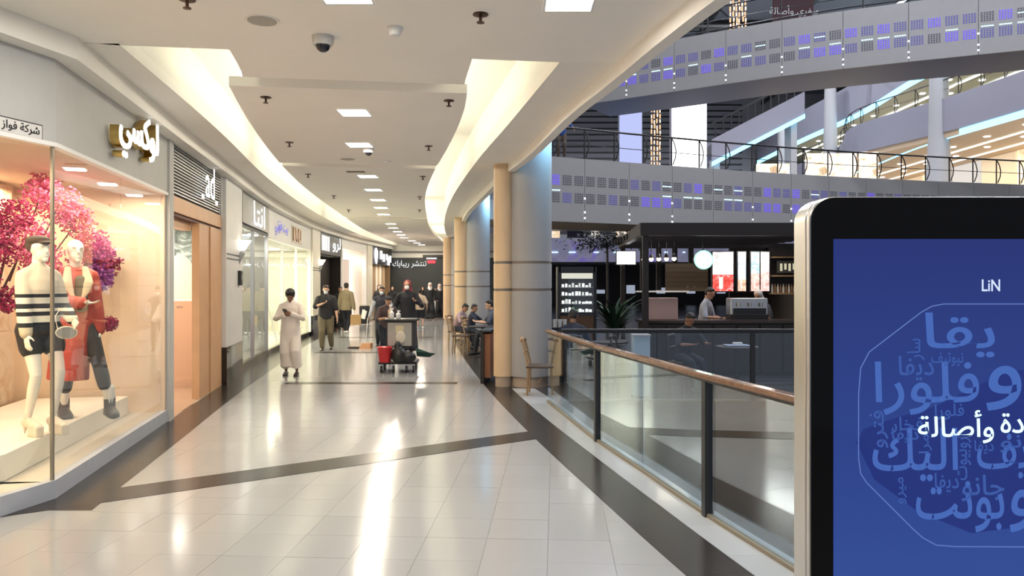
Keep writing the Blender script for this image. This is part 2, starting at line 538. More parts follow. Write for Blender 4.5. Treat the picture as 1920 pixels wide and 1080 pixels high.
# ------------------------------------------------------------------ columns
def column(name, label, x, y, r, px_, pw, zt):
    t = thing(name, label, None, (x, y, 0), kind='structure')
    ST = mat('column_cladding', (.33, .325, .32), .35, noise=.03, nscale=3)
    PI = mat('pilaster_cladding', (.64, .46, .28), .4, noise=.03, nscale=3)
    RING = mat('column_joint', (.20, .17, .14), .4)
    z = [.18, 1.64, 1.70, 2.12, 2.18]
    BASE = mat('column_base', (.42, .33, .25), .3)
    MB().lathe([(r - .05, 0), (r - .05, .18)], n=36).build('base', BASE, t, True)
    MB().lathe([(r, .18), (r, 1.655)], n=36).build('shaft', ST, t, True)
    MB().lathe([(r - .012, 1.655), (r - .012, 1.70)], n=36).build('joint_ring', RING, t, True)
    MB().lathe([(r, 1.70), (r, 2.125)], n=36).build('shaft', ST, t, True)
    MB().lathe([(r - .012, 2.125), (r - .012, 2.17)], n=36).build('joint_ring', RING, t, True)
    MB().lathe([(r, 2.17), (r, zt)], n=36).build('shaft', ST, t, True)
    # rounded pilaster on the concourse side
    def pil(g):
        pts = []
        for i in range(13):
            a = math.pi * (i / 12) + math.pi
            pts.append((px_ + (pw / 2 - g) * math.cos(a), -.16 + (.16 - g) * math.sin(a)))
        return pts + [(px_ + pw / 2 - g, .2), (px_ - pw / 2 + g, .2)]
    for a, b, m, g, nm in [(0, .18, BASE, .03, 'pilaster_base'), (.18, 1.655, PI, 0, 'pilaster'), (1.655, 1.70, RING, .01, 'joint_ring'),
                           (1.70, 2.125, PI, 0, 'pilaster'), (2.125, 2.17, RING, .01, 'joint_ring'), (2.17, ZC, PI, 0, 'pilaster')]:
        MB().prism(pil(g), a, b).build(nm, m, t, True)
    return t
column('column', 'large round grey column with peach pilaster beside the glass railing', .30, 13.15, .40, -.45, .34, 9)
column('column', 'farther round column with peach pilaster behind the cafe chairs', -1.12, 23.7, .42, -.48, .44, 9)
column('column', 'third round column half hidden at the end of the concourse', -2.45, 34, .42, -.45, .44, 9)

# ------------------------------------------------------------------ glass railing along the opening
def railing(name, label, path, posts, top=1.10, hand=WOOD, pane_m=GLASS, chan=True):
    t = thing(name, label, 'railing')
    for (a, b) in zip(path[:-1], path[1:]):
        A = Vector((*a, 0)); B = Vector((*b, 0)); d = (B - A).normalized(); n = Vector((-d.y, d.x, 0)) * .006
        A2 = A + d * .008; B2 = B - d * .008
        MB().prism([(A2 + n)[:2], (A2 - n)[:2], (B2 - n)[:2], (B2 + n)[:2]], .03, top - .05).build('pane', pane_m, t)
        if chan:
            m = n * 4
            MB().prism([(A + m)[:2], (A - m)[:2], (B - m)[:2], (B + m)[:2]], .002, .03).build('channel', mat('channel_brown', (.20, .17, .12), .5), t)
    n = len(path)
    off = []
    for i, p in enumerate(path):
        a = Vector(path[max(i - 1, 0)]); b = Vector(path[min(i + 1, n - 1)]); d = (b - a).normalized()
        off.append(Vector((-d.y, d.x)))
    L = [Vector(p) + q * .045 for p, q in zip(path, off)]; R = [Vector(p) - q * .045 for p, q in zip(path, off)]
    MB().slab(L, R, top - .045, top).build('handrail', hand, t, bevel=.012)
    L = [Vector(p) + q * .025 for p, q in zip(path, off)]; R = [Vector(p) - q * .025 for p, q in zip(path, off)]
    MB().slab(L, R, top - .065, top - .046).build('handrail_track', BLACK, t)
    for p in posts:
        q = min(range(n), key=lambda i: (Vector(path[i]) - Vector(p)).length)
        an = math.atan2(off[q].y, off[q].x)
        MB().box((p[0], p[1], (top - .06) / 2), (.075, .06, top - .06), Matrix.Rotation(an, 3, 'Z')).build('post', BLACK, t)
    return t
RY = [1.72, 3.05, 4.40, 5.75, 7.10, 8.46, 9.85, 11.25]
HAND = mat('handrail_wood', (.17, .085, .045), .22, noise=.25, nscale=14, coat=.3)
railing('glass_railing', 'long glass railing with wooden handrail along the dark floor border', [(GL(y), y) for y in RY],
        [(GL(y), y) for y in (3.05, 5.75, 8.46)], hand=HAND)
railing('glass_railing', 'far glass railing with thin black handrail in front of the coffee kiosk',
        [(.75 + 1.45 * i, 11.33) for i in range(6)], [(.75 + 1.45 * i, 11.33) for i in (0, 2, 4)], hand=BLACK, pane_m=glass_mat('far_rail_glass', (.90, .93, .95), .05))

# ------------------------------------------------------------------ left shopfronts
def wp(y, off=0.0):
    """point on the shop line, off metres into the concourse"""
    d = (W(y + .05) - W(y - .05)) / .1 if abs(y - 6.22) > .06 else -.2
    n = Vector((1, -d)).normalized()
    return Vector((W(y) + n.x * off, y + n.y * off))
def wdir(y):
    return Vector((W(y + .05) - W(y - .05), .1, 0)).normalized()
def wys(a, b, st=.8):
    r = rng(a, b, st)
    if a < 6.22 < b:
        r = [y for y in r if abs(y - 6.22) > .1] + [6.22]
        r.sort()
    return r
def wslab(name, a, b, o0_, o1_, z0, z1, m, parent=None, st=.8, bevel=0):
    yy = wys(a, b, st)
    return MB().slab([wp(y, o0_) for y in yy], [wp(y, o1_) for y in yy], z0, z1).build(name, m, parent, bevel=bevel)
WL = thing('wall_left', 'pale shop wall with sign fascias, piers and portal along the concourse', None, kind='structure')
def shell(n, a, b, depth, ztop, m_back, m_side, m_floor, zf=.0, m_ceil=None):
    t = thing('wall_shop_%d' % n, SHELL_LABEL[n], None, kind='structure')
    wslab('back_wall', a, b, -depth - .1, -depth, 0, ztop + .1, m_back, t)
    for y in (a, b):
        p = wp(y, -.02); q = wp(y, -depth - .05); d = wdir(y) * .03
        MB().prism([(p.x - d.x, p.y - d.y), (p.x + d.x, p.y + d.y), (q.x + d.x, q.y + d.y), (q.x - d.x, q.y - d.y)], 0, ztop + .1).build('side_wall', m_side, t)
    wslab('shop_floor', a, b, -depth, -.02, -.01, zf + .003, m_floor, t)
    wslab('shop_ceiling', a, b, -depth, -.08, ztop, ztop + .06, m_ceil or WHITE, t)
    return t
SHELL_LABEL = {1: 'peach lined display room of the first shop', 2: 'warm interior behind the peach portal', 3: 'display room with grey green mural backdrop',
               4: 'bright cream interior of the fourth shop', 5: 'dark interior behind the black signboard', 6: 'pink white interior of the wide open shop',
               7: 'brown interior of the last shop on the wall'}
# fascia above the shops and piers between them
for a, b in [(2.5, 6.22), (6.22, 9.78)]:
    wslab('fascia_panel', a, b, -.10, .0, 2.95, 3.66, WALLM, WL)
wslab('fascia_panel', 13.05, 15.0, -.10, 0, 2.95, 3.66, WHITE, WL)
wslab('fascia_panel', 15.0, 18.5, -.10, -.02, 2.95, 3.66, DGREY, WL)
wslab('fascia_panel', 18.5, 25.4, -.10, 0, 2.9, 3.66, mat('white_fascia', (.80, .79, .78), .5), WL)
wslab('fascia_panel', 25.4, 27.0, -.10, 0, 2.9, 3.66, WHITE, WL)
wslab('fascia_panel', 27.0, 31.2, -.10, -.02, 2.85, 3.66, BLACK, WL)
wslab('fascia_panel', 31.2, 37.2, -.10, 0, 3.35, 3.66, WHITE, WL)
wslab('fascia_panel', 37.2, 42, -.10, 0, 2.75, 3.66, BLACK, WL)
def pier(a, b, m, off=.05, dark=True):
    wslab('pier', a, b, -.35, off, .0 if not dark else .66, 3.66, m, WL)
    if dark:
        wslab('pier_base', a, b, -.35, off + .012, 0, .66, BLACKG, WL)
pier(9.66, 9.86, WALLM, .03, False)
pier(13.12, 14.75, mat('white_stone', (.66, .655, .64), .4, noise=.04, nscale=3), .06)
pier(25.5, 26.9, mat('cream_stone', (.78, .73, .62), .45), .06)
pier(36.3, 37.3, mat('cream_stone', (.78, .73, .62), .45), .06, False)
for y in (13.9, 26.2):
    for z in (2.22, 2.30):
        wslab('pier_groove', y - .72, y + .72, .058, .066, z, z + .025, DGREY, WL)

# shop 1: corner display window
PCHW = mat('peach_wall', (.80, .62, .44), .6, noise=.05, nscale=2)
shell(1, 2.6, 9.62, 1.75, 2.98, PCHW, PCHW, mat('display_floor', (.55, .50, .42), .4), zf=.14, m_ceil=mat('display_ceiling', (.55, .42, .32), .7))
win = thing('window_1', 'large corner display window with grey plinth and frameless panes', None, kind='structure')
for a, b in [(2.6, 4.9), (4.9, 6.215), (6.225, 7.95), (7.95, 9.62)]:
    pa, pb = wp(a + .006, -.03), wp(b - .006, -.03)
    if a == 6.225: pa = Vector((W(6.225) - .03, 6.23))
    if b == 6.215: pb = Vector((W(6.215) - .03, 6.21))
    n = Vector((-(pb - pa).y, (pb - pa).x)).normalized() * .005
    MB().prism([pa + n, pa - n, pb - n, pb + n], .155, 2.95).build('pane', SGLASS, win)
for a, b in [(2.6, 6.22), (6.22, 9.66)]:
    wslab('plinth', a, b, -.09, .0, 0, .155, mat('plinth_grey', (.42, .44, .48), .4, noise=.05, nscale=6), win, st=4)
pc = (W(6.22) - .03, 6.22)
MB().bx(pc[0] - .012, pc[0] + .012, 6.208, 6.232, .155, 2.95).build('corner_bead', mat('corner_bead', (.30, .27, .22), .3, metal=.6), win)
wslab('head_trim', 2.6, 6.22, -.06, .012, 2.93, 2.965, WHITE, win, st=4)
wslab('head_trim', 6.22, 9.66, -.06, .012, 2.93, 2.965, WHITE, win, st=4)
# display platform
plp = [wp(y, -.42) for y in (3.0, 4.6, 6.12)] + [wp(y, -.42) for y in (6.45, 8, 9.5)] + [wp(y, -1.6) for y in (9.5, 8, 6.2, 4.6, 3.0)]
pf = MB().prism(plp, .145, .37).build('display_platform', mat('platform_white', (.80, .76, .66), .45), bevel=.006)
tag(pf, 'low white display platform under the two mannequins', 'platform')
tag(MB().bx(-4.28, -4.06, 5.45, 5.85, .145, .40).build('display_cube', WHITEG, bevel=.006), 'small white cube by the window edge near the plaque', 'display cube')
# backdrop panels standing behind the second mannequin
bp = thing('backdrop_panel', 'beige marbled tile backdrop behind the red coat mannequin', 'backdrop')
MARB = veined('beige_marble', [(.25, (.62, .47, .33)), (.5, (.72, .60, .46)), (.62, (.56, .38, .24)), (.75, (.76, .66, .54))], 1.6, .4)
for i in range(3):
    for j in range(3):
        p = wp(7.9 + .55 * i, -1.66); d = wdir(8.5)
        MB().box((p.x, p.y, .37 + .43 + .86 * j), (.03, .535, .85), Matrix.Rotation(math.atan2(-d.x, d.y), 3, 'Z')).build('tile_panel', MARB, bp)
p = wp(8.05, -1.45)
tag(MB().box((p.x, p.y, 1.35), (.06, .5, 1.9), Matrix.Rotation(.2, 3, 'Z')).build('display_banner', veined('dark_banner', [(.3, (.05, .03, .10)), (.5, (.16, .10, .26)), (.7, (.30, .12, .20))], 2.2, .5)),
    'dark purple banner hanging behind the pink flowers', 'banner')
area('display_light', (-4.95, 5.4, 2.9), 1.0, 90, (1, .82, .54), sy=2.0)
area('display_light', (-4.62, 8.2, 2.9), .4, 55, (1, .86, .66), sy=2.2)
area('display_light', (-5.75, 8.0, 2.9), .25, 40, (1, .84, .58), sy=2.0)

# shop 2: peach portal
shell(2, 9.86, 14.7, 3.2, 2.95, WHITE, WHITE, mat('portal_floor', (.36, .24, .16), .15))
po = thing('door_1', 'open peach stone shop portal with dark red grooves', None, kind='structure')
wslab('jamb', 11.55, 12.2, -.14, -.03, 0, 2.72, PEACH, po, st=2)
wslab('jamb', 12.24, 13.1, -.14, -.01, 0, 2.72, PEACH, po, st=2)
wslab('groove', 12.2, 12.24, -.14, -.06, 0, 2.72, mat('groove_red', (.10, .02, .015), .5), po)
wslab('lintel', 9.86, 13.1, -.3, -.01, 2.76, 2.97, PEACH, po, st=2)
wslab('groove', 9.86, 13.1, -.3, -.05, 2.72, 2.76, mat('groove_red', (.10, .02, .015), .5), po)
wslab('inner_lintel', 9.86, 11.55, -.3, -.15, 2.6, 2.72, PEACH, po, st=2)
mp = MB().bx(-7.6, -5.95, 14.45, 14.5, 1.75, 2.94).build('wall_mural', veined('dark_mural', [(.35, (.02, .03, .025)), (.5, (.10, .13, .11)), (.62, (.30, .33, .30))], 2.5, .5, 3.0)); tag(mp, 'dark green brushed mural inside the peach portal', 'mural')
area('portal_light', (-6.6, 12.6, 2.85), 1.2, 170, (1, .92, .80), sy=2.6)
sg = thing('shop_signboard', 'black slatted signboard with white ad lettering above the peach portal', 'sign')
wslab('sign_back', 9.9, 13.05, -.1, -.04, 2.98, 3.66, BLACK, sg, st=1.2)
SLAT = mat('slat_grey', (.30, .30, .30), .22, metal=.7)
for i in range(15):
    wslab('slat', 9.94, 13.0, -.04, .0, 3.0 + .0435 * i, 3.02 + .0435 * i, SLAT, sg, st=1.2)
p = wp(11.85, .07)
write('lettering', 'ad', .74, (p.x, p.y, 3.36), wdir(11.8), LETTER, sg, ext=.003, bold=0, sx=1.0)
for (y0_, y1_, z) in [(11.27, 11.42, 3.08), (12.22, 12.38, 3.08)]:
    wslab('letter_foot', y0_, y1_, .066, .072, z, z + .06, LETTER, sg)
st = thing('promo_stand', 'beige upright stand with rounded white top in the portal', 'stand', (-5.72, 12.85, 0), .42)
prof = []
for i in range(17):
    a = math.pi * i / 16
    prof.append((.30 * math.cos(a), 1.50 + .78 * math.sin(a) ** .8))
def upright(name, poly, th_, m, parent):
    n = len(poly)
    vs = [(x, -th_ / 2, z) for x, z in poly] + [(x, th_ / 2, z) for x, z in poly]
    return MB().add(vs, [tuple(range(n)), tuple(range(2 * n - 1, n - 1, -1))] + [(i, n + i, n + (i + 1) % n, (i + 1) % n) for i in range(n)]).build(name, m, parent)
upright('rounded_top', prof, .08, WHITEG, st)
MB().bx(-.31, .31, -.06, .06, .14, 1.49).build('panel', mat('stand_beige', (.62, .44, .32), .5), st, bevel=.008)
MB().bx(-.23, .23, -.10, .10, 0, .14).build('foot', mat('stand_beige', (.62, .44, .32), .5), st)
MB().bx(-.05, .05, -.064, -.06, 1.36, 1.40).build('mark', mat('stand_mark', (.42, .30, .24), .5), st)

# shop 3
MUR = veined('grey_green_mural', [(.28, (.10, .12, .10)), (.42, (.30, .31, .26)), (.52, (.52, .48, .40)), (.6, (.16, .19, .16)), (.75, (.60, .55, .46))], 1.3, .5, 3.5)
shell(3, 14.75, 18.4, 1.3, 2.93, MUR, WHITE, mat('display_floor', (.55, .50, .42), .4), zf=.12, m_ceil=mat('grey_ceiling', (.34, .30, .29), .6))
def window(n, label, bounds, z0, z1, frame, plinth, fw=.03):
    t = thing('window_%d' % n, label, None, kind='structure')
    for a, b in zip(bounds[:-1], bounds[1:]):
        pa, pb = wp(a + .02, -.04), wp(b - .02, -.04)
        nn = Vector((-(pb - pa).y, (pb - pa).x)).normalized() * .005
        MB().prism([pa + nn, pa - nn, pb - nn, pb + nn], z0, z1).build('pane', SGLASS, t)
    for y in bounds:
        wslab('mullion', y - fw, y + fw, -.07, .0, z0, z1, frame, t, st=2)
    wslab('plinth', bounds[0], bounds[-1], -.09, .0, 0, z0, plinth, t, st=1.5)
    return t
window(2, 'shop window with grey green mural backdrop beside the white pier', [14.8, 16.6, 18.4], .14, 2.94, STEEL, BLACKG)
area('shop_light', (-6.4, 16.6, 2.85), .6, 60, (1, .93, .84), sy=2.6)
sg = thing('shop_signboard', 'dark grey signboard with white Arabic lettering beside the white pier', 'sign')
wslab('sign_back', 15.0, 18.4, -.02, .03, 3.02, 3.64, mat('sign_grey', (.16, .155, .14), .3), sg, st=1.2)
p = wp(16.9, .07)
write('lettering', 'انتا', .62, (p.x, p.y, 3.32), wdir(16.9), LETTER, sg, ext=.003, bold=0, fit=1.5, fith=.52)
for i in range(3):
    p = wp(15.6 + i, -.35 - .25 * (i % 2))
    tag(MB().bx(p.x - .25, p.x + .25, p.y - .1, p.y + .1, 2.9, 2.925).build('ceiling_lamp', LAMP), ['flat white lamp nearest the pier above the grey green display', 'middle flat white lamp above the grey green display', 'last flat white lamp above the grey green display'][i], 'lamp')
PINK = mat('pink_cloth', (.75, .16, .22), .7)

# shop 4
CREAM = mat('cream_wall', (.90, .86, .70), .6)
shell(4, 18.4, 25.5, 1.6, 2.93, CREAM, CREAM, mat('cream_floor', (.7, .66, .56), .3), zf=.1, m_ceil=WHITE)
window(3, 'glaring cream shop window behind the man in the white robe', [18.45, 20.7, 23, 25.5], .13, 2.88, WHITE, BLACKG)
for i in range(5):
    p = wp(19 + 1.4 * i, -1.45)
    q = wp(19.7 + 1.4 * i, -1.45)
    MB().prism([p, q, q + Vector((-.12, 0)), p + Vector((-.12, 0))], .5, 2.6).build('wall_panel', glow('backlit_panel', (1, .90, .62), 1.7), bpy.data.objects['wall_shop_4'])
area('shop_light', (-7.6, 21.8, 2.85), .9, 330, (1, .94, .74), sy=5.5)
sg = thing('shop_signboard', 'blue Arabic lettering on the white fascia of the bright shop', 'sign')
p = wp(20.3, .03)
write('lettering', 'بيت فوتي', .40, (p.x, p.y, 3.26), wdir(20.3), mat('sign_blue', (.08, .09, .55), .4, emit=(.06, .07, .6), es=.5), sg, ext=.003, fit=1.9, fith=.42)
sg = thing('shop_signboard', 'bronze plate with raised bars on the white fascia', 'sign')
wslab('plate', 22.0, 23.7, .0, .02, 3.0, 3.5, mat('plate_beige', (.62, .55, .46), .4), sg)
BRZ = mat('bronze', (.30, .17, .07), .3, metal=.8)
for i, (h0, h1) in enumerate([(3.05, 3.45), (3.1, 3.45), (3.05, 3.38), (3.05, 3.45), (3.12, 3.42)]):
    wslab('bar', 22.1 + .31 * i, 22.28 + .31 * i, .02, .05, h0, h1, BRZ, sg)

# shop 5: black sign and dark doorway
shell(5, 27.0, 31.1, 2.5, 2.85, DWOOD, DWOOD, mat('dark_floor', (.05, .045, .04), .2))
wslab('door_panel', 27.05, 30.9, -.5, -.42, 0, 2.84, DWOOD, thing('door_2', 'dark brown closed shopfront under the black signboard', None, kind='structure'))
sg = thing('shop_signboard', 'black signboard with tall white block letters above dark doorway', 'sign')
wslab('sign_back', 27.1, 31.0, -.02, .03, 2.86, 3.64, BLACK, sg)
for i, w in enumerate([.22, .22, .22, .22]):
    wslab('letter_bar', 27.35 + .38 * i, 27.35 + .38 * i + w, .03, .04, 3.0, 3.55, LETTER, sg)
p = wp(29.95, .07)
write('lettering', 'لرو', .72, (p.x, p.y, 3.3), wdir(29.9), LETTER, sg, ext=.003, bold=.004, fit=1.5, fith=.6)
area('sign_light', (-6.1, 29, 3.6), .3, 6, (1, .95, .9), sy=2)

# shop 6: wide pink white opening
shell(6, 31.2, 36.4, 3.0, 3.33, mat('pale_pink_wall', (.86, .72, .66), .6), WHITE, mat('pale_floor', (.7, .64, .58), .2))
t6 = thing('door_3', 'white framed wide shop opening past the black signboard', None, kind='structure')
wslab('frame_post', 31.2, 31.4, -.2, .02, 0, 3.35, WHITE, t6)
wslab('frame_post', 36.1, 36.4, -.2, .02, 0, 3.35, WHITE, t6)
wslab('frame_head', 31.2, 36.4, -.2, .02, 3.25, 3.36, WHITE, t6)
wslab('display_wall', 33.6, 36.1, -.9, -.8, 0, 2.9, mat('pink_white', (.84, .76, .74), .5), t6)
area('shop_light', (-8.6, 33.6, 3.2), 1.2, 300, (1, .90, .80), sy=4)

# shop 7: brown curtains under a black sign with glowing shapes
shell(7, 37.3, 41.6, 2.0, 2.75, TANWOOD, TANWOOD, mat('pale_floor', (.7, .64, .58), .2))
t7 = thing('curtain', 'brown pleated curtain panels in the last shopfront', 'curtain')
for i in range(9):
    m = [mat('curtain_brown', (.36, .25, .15), .8), mat('curtain_tan', (.52, .38, .24), .8), mat('curtain_pale', (.74, .68, .60), .8)][[0, 1, 0, 0, 2, 1, 2, 0, 1][i]]
    pts = [(wp(37.5 + .42 * i + .035 * k, -.25 + .04 * math.sin(k * 1.5))) for k in range(12)]
    MB().slab(pts, [q + Vector((-.03, 0)) for q in pts], .02, 2.74).build('curtain_strip', m, t7)
sg = thing('shop_signboard', 'black signboard with glowing round emblem and blurred white letters', 'sign')
wslab('sign_back', 37.4, 41.6, -.02, .03, 2.8, 3.62, BLACK, sg)
p = wp(38.1, .06); d = wdir(38.1)
GB = glow('sign_white', (1, .98, 1), 1.6)
MB().ell((p.x, p.y, 3.25), (.05, .42, .34)).build('emblem', GB, sg, True)
MB().ell((p.x, p.y + .05, 2.98), (.05, .22, .24)).build('emblem', GB, sg, True)
for i, (y, z, r) in enumerate([(39.2, 3.25, .3), (39.8, 3.12, .28), (40.5, 3.18, .22), (40.9, 2.98, .32), (41.3, 3.1, .25)]):
    p = wp(y, .06)
    MB().box((p.x, p.y, z), (.05, r * 1.5, r * 1.5)).build('letter_block', GB, sg, bevel=.05)
area('sign_light', (-6.4, 39, 2.7), .6, 25, (1, .9, .75), sy=3)

# end wall of the concourse
ew = thing('wall_end', 'dark storefront closing the far end of the concourse', None, kind='structure')
MB().bx(-6.9, -1.0, 42.0, 42.3, 0, 3.2).build('dark_front', mat('end_dark', (.028, .034, .034), .35), ew)
MB().bx(-7.2, -1.0, 41.9, 42.3, 3.2, 3.5).build('head_band', mat('end_band', (.72, .70, .62), .6), ew)
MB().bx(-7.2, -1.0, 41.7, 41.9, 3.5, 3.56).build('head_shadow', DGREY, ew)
MB().bx(-7.2, -1.0, 41.9, 42.3, 3.56, 4.6).build('upper_band', SOFF, ew)
MB().bx(-5.0, -3.4, 41.86, 41.9, 3.2, 3.36).build('sign_tray', BLACK, ew)
sg = thing('shop_signboard', 'white Arabic lettering across the dark end storefront', 'sign')
write('lettering', 'تنتشر ريبايك', .5, (-5.75, 41.9, 2.84), (1, 0, 0), glow('end_letters', (1, 1, 1), .8), sg, ext=.02, fit=1.9, fith=.42)
sg = thing('shop_signboard', 'small red and white emblem at the end of the dark storefront lettering', 'sign')
upright('emblem_top', [(-4.52 + .3 * math.cos(a * math.pi / 8), 3.12 + .22 * math.sin(a * math.pi / 8)) for a in range(9)], .04, glow('end_letters', (1, 1, 1), 1.4), sg).location.y = 41.93
MB().bx(-4.75, -4.3, 41.93, 41.96, 2.88, 3.06).build('emblem_base', glow('end_red', (.8, .05, .08), 1.0), sg)

# sconces on the piers
for y, lb in ((14.4, 'white uplight bracket on the white pier with dark base'), (26.7, 'white uplight bracket on the cream pier')):
    p = wp(y, .12)
    t = thing('wall_lamp', lb, 'wall lamp', (p.x, p.y, 2.42))
    MB().lathe([(.05, 0), (.16, .18), (.17, .2)], n=14).build('bowl', glow('sconce_glow', (1, .93, .78), 2.2), t, True)
    MB().box((-.05, 0, -.14), (.1, .03, .26), Matrix.Rotation(.5, 3, 'Y')).build('bracket', GREY, t)
p = wp(14.35, .08)
t = thing('call_box', 'small black fire call box on the white pier', 'call box', (p.x, p.y, 1.75), .2)
MB().bx(-.04, .04, -.1, .1, 0, .28).build('case', BLACK, t, bevel=.008)
MB().bx(.04, .05, -.05, .05, .1, .2).build('button_plate', STEEL, t)

# sign lettering of shop 1 and the company plaque
sg = thing('shop_signboard', 'glowing white Arabic channel letters with gold sides above the display window', 'sign')
p = wp(8.1, .07)
write('letter_sides', 'لوكسي', .7, (p.x, p.y, 3.36), wdir(8.2), GOLD, sg, ext=.045, bold=.008, fit=1.38, fith=.56)
p = wp(8.1, .125)
write('letter_faces', 'لوكسي', .7, (p.x, p.y, 3.36), wdir(8.2), glow('face_white', (1, .99, .96), 1.6), sg, ext=.008, bold=.009, fit=1.39, fith=.57)
pq = thing('wall_plaque', 'small black framed Arabic company plaque beside the corner', 'plaque')
d = Vector((.265, 1, 0)).normalized()
p = Vector((W(5.78), 5.78, 3.02)); nrm = Vector((d.y, -d.x, 0))
Mz = Matrix.Rotation(math.atan2(-d.x, d.y), 3, 'Z')
MB().box(p + nrm * .004, (.008, .64, .128), Mz).build('plaque_border', BLACK, pq)
MB().box(p + nrm * .008, (.01, .62, .108), Mz).build('plaque_face', mat('plaque_face', (.66, .65, .62), .5), pq)
write('plaque_lettering', 'شركة فواز الحكير', .1, p + nrm * .015, d, BLACK, pq, ext=.002, bold=.001, fit=.57, fith=.085)
# ------------------------------------------------------------------ ceiling fittings
lamp_body = withmat(MB().add([(-.19, -.19, -.006), (.19, -.19, -.006), (.19, .19, -.006), (-.19, .19, -.006), (-.17, -.17, -.006), (.17, -.17, -.006), (.17, .17, -.006), (-.17, .17, -.006),
                              (-.19, -.19, 0), (.19, -.19, 0), (.19, .19, 0), (-.19, .19, 0)],
                             [(0, 4, 5, 1), (1, 5, 6, 2), (2, 6, 7, 3), (3, 7, 4, 0), (8, 0, 1, 9), (9, 1, 2, 10), (10, 2, 3, 11), (11, 3, 0, 8)]).mesh('lamp_frame'), WHITE)
lamp_face = withmat(MB().bx(-.17, .17, -.17, .17, -.005, -.002).mesh('diffuser'), LAMP)
LP = [(-1.19, 5.3), (.42, 5.45), (-2.75, 5.2), (-1.55, 3.2), (.95, 3.2), (-1.2, .9), (1.3, .9), (-1.2, -1.6),
      (-1.90, 9.0), (-2.27, 11.1), (-2.78, 14.4), (-3.06, 16.5), (-3.32, 18.5), (-3.58, 20.4), (-3.85, 22.4), (-4.22, 26), (-4.45, 28), (-4.6, 30), (-4.75, 32), (-4.9, 34), (-4.9, 36.5), (-4.9, 38.5), (-4.9, 40.5)]
for i, (x, y) in enumerate(LP):
    t = thing('ceiling_light', 'square recessed white light in the concourse ceiling row', 'ceiling light', (x, y, ZC - .001), 0, 'recessed square ceiling lights')
    place('lamp_frame', lamp_body, (0, 0, 0), t)
    place('diffuser', lamp_face, (0, 0, 0), t)
    area('ceiling_light_beam', (0, 0, -.02), .3, 22 if y < 8 else 36, (1, .95, .88) if y < 8 else (1, .87, .70), parent=t)
ORD = 'first second third fourth fifth sixth seventh eighth ninth tenth eleventh twelfth thirteenth fourteenth fifteenth'.split()
for i in range(len(LP)):
    o = bpy.data.objects['ceiling_light' + ('.%03d' % i if i else '')]
    if i >= 8:
        o['label'] = '%s square recessed light along the ceiling past the first cross groove' % ORD[i - 8]
bpy.data.objects['ceiling_light']['label'] = 'square recessed light at the top edge of view beside the dome camera'
bpy.data.objects['ceiling_light.001']['label'] = 'square recessed light nearest the atrium edge of the ceiling'
SPR = mat('sprinkler_bronze', (.10, .05, .03), .35, metal=.6)
sp_r = withmat(MB().lathe([(.06, 0), (.06, -.008), (.03, -.012)][::-1], n=12).mesh('escutcheon'), SPR)
sp_b = withmat(MB().lathe([(.012, -.07), (.03, -.068), (.03, -.062), (.012, -.058), (.012, -.01)], n=10).mesh('head'), SPR)
for x, y in [(-2.35, 5.4), (-.24, 5.7), (-2.72, 8.25), (-.71, 8.4), (-3.25, 10.9), (-1.25, 11.2), (-3.85, 14.1), (-1.72, 14.4), (-4.2, 17.6), (-2.2, 17.8), (-4.6, 21), (-2.6, 21)]:
    SPI = globals().get('SPI', -1) + 1
    t = thing('sprinkler', '%s bronze ceiling sprinkler on the %s side counted from the entrance' % (ORD[SPI // 2], 'shop' if SPI % 2 == 0 else 'atrium'), 'sprinkler', (x, y, ZC), 0, 'ceiling sprinklers')
    place('escutcheon', sp_r, (0, 0, 0), t); place('head', sp_b, (0, 0, 0), t)
for x, y, lb in [(-1.95, 5.83, 'flat round grey ceiling speaker near the dome camera'), (-2.72, 12.35, 'flat round ceiling speaker before the second groove')]:
    t = thing('ceiling_speaker', lb, 'speaker', (x, y, ZC))
    MB().lathe([(.11, -.006), (.13, -.012), (.135, 0)], n=24).build('rim', SOFF, t, True)
    MB().lathe([(.002, -.012), (.112, -.010), (.112, -.004)], n=24).build('grille', mat('speaker_grey', (.42, .40, .35), .6), t)
t = thing('security_camera', 'white dome security camera with dark lens under the near ceiling', 'camera', (-1.575, 6.22, ZC))
MB().lathe([(.075, -.075), (.088, -.05), (.09, 0)], n=20).build('housing', mat('camera_white', (.62, .60, .56), .4), t, True)
MB().ell((0, 0, -.072), (.062, .062, .06)).build('dome', BLACKG, t, True)
for x, y, lb in [(-.94, 6.0, 'white smoke detector beside the dome camera'), (-2.1, 12.6, 'white smoke detector before the second ceiling groove')]:
    t = thing('smoke_detector', lb, 'smoke detector', (x, y, ZC))
    MB().lathe([(.03, -.07), (.045, -.065), (.05, -.03), (.065, -.02), (.065, 0)], n=18).build('body', WHITE, t, True)
    MB().lathe([(.046, -.056), (.047, -.05), (.047, -.046)], n=18).build('vent_ring', DGREY, t)
t = thing('security_camera', 'small dome camera under the second ceiling lamp', 'camera', (-2.2, 11.45, ZC))
MB().lathe([(.07, -.06), (.085, -.04), (.085, 0)], n=18).build('housing', WHITE, t, True)
MB().ell((0, 0, -.055), (.055, .055, .05)).build('dome', BLACKG, t, True)
tag(MB().bx(-3.05, -2.72, 13.72, 13.86, ZC - .012, ZC).build('ceiling_vent', SPR), 'narrow dark vent slot past the second ceiling groove', 'vent')

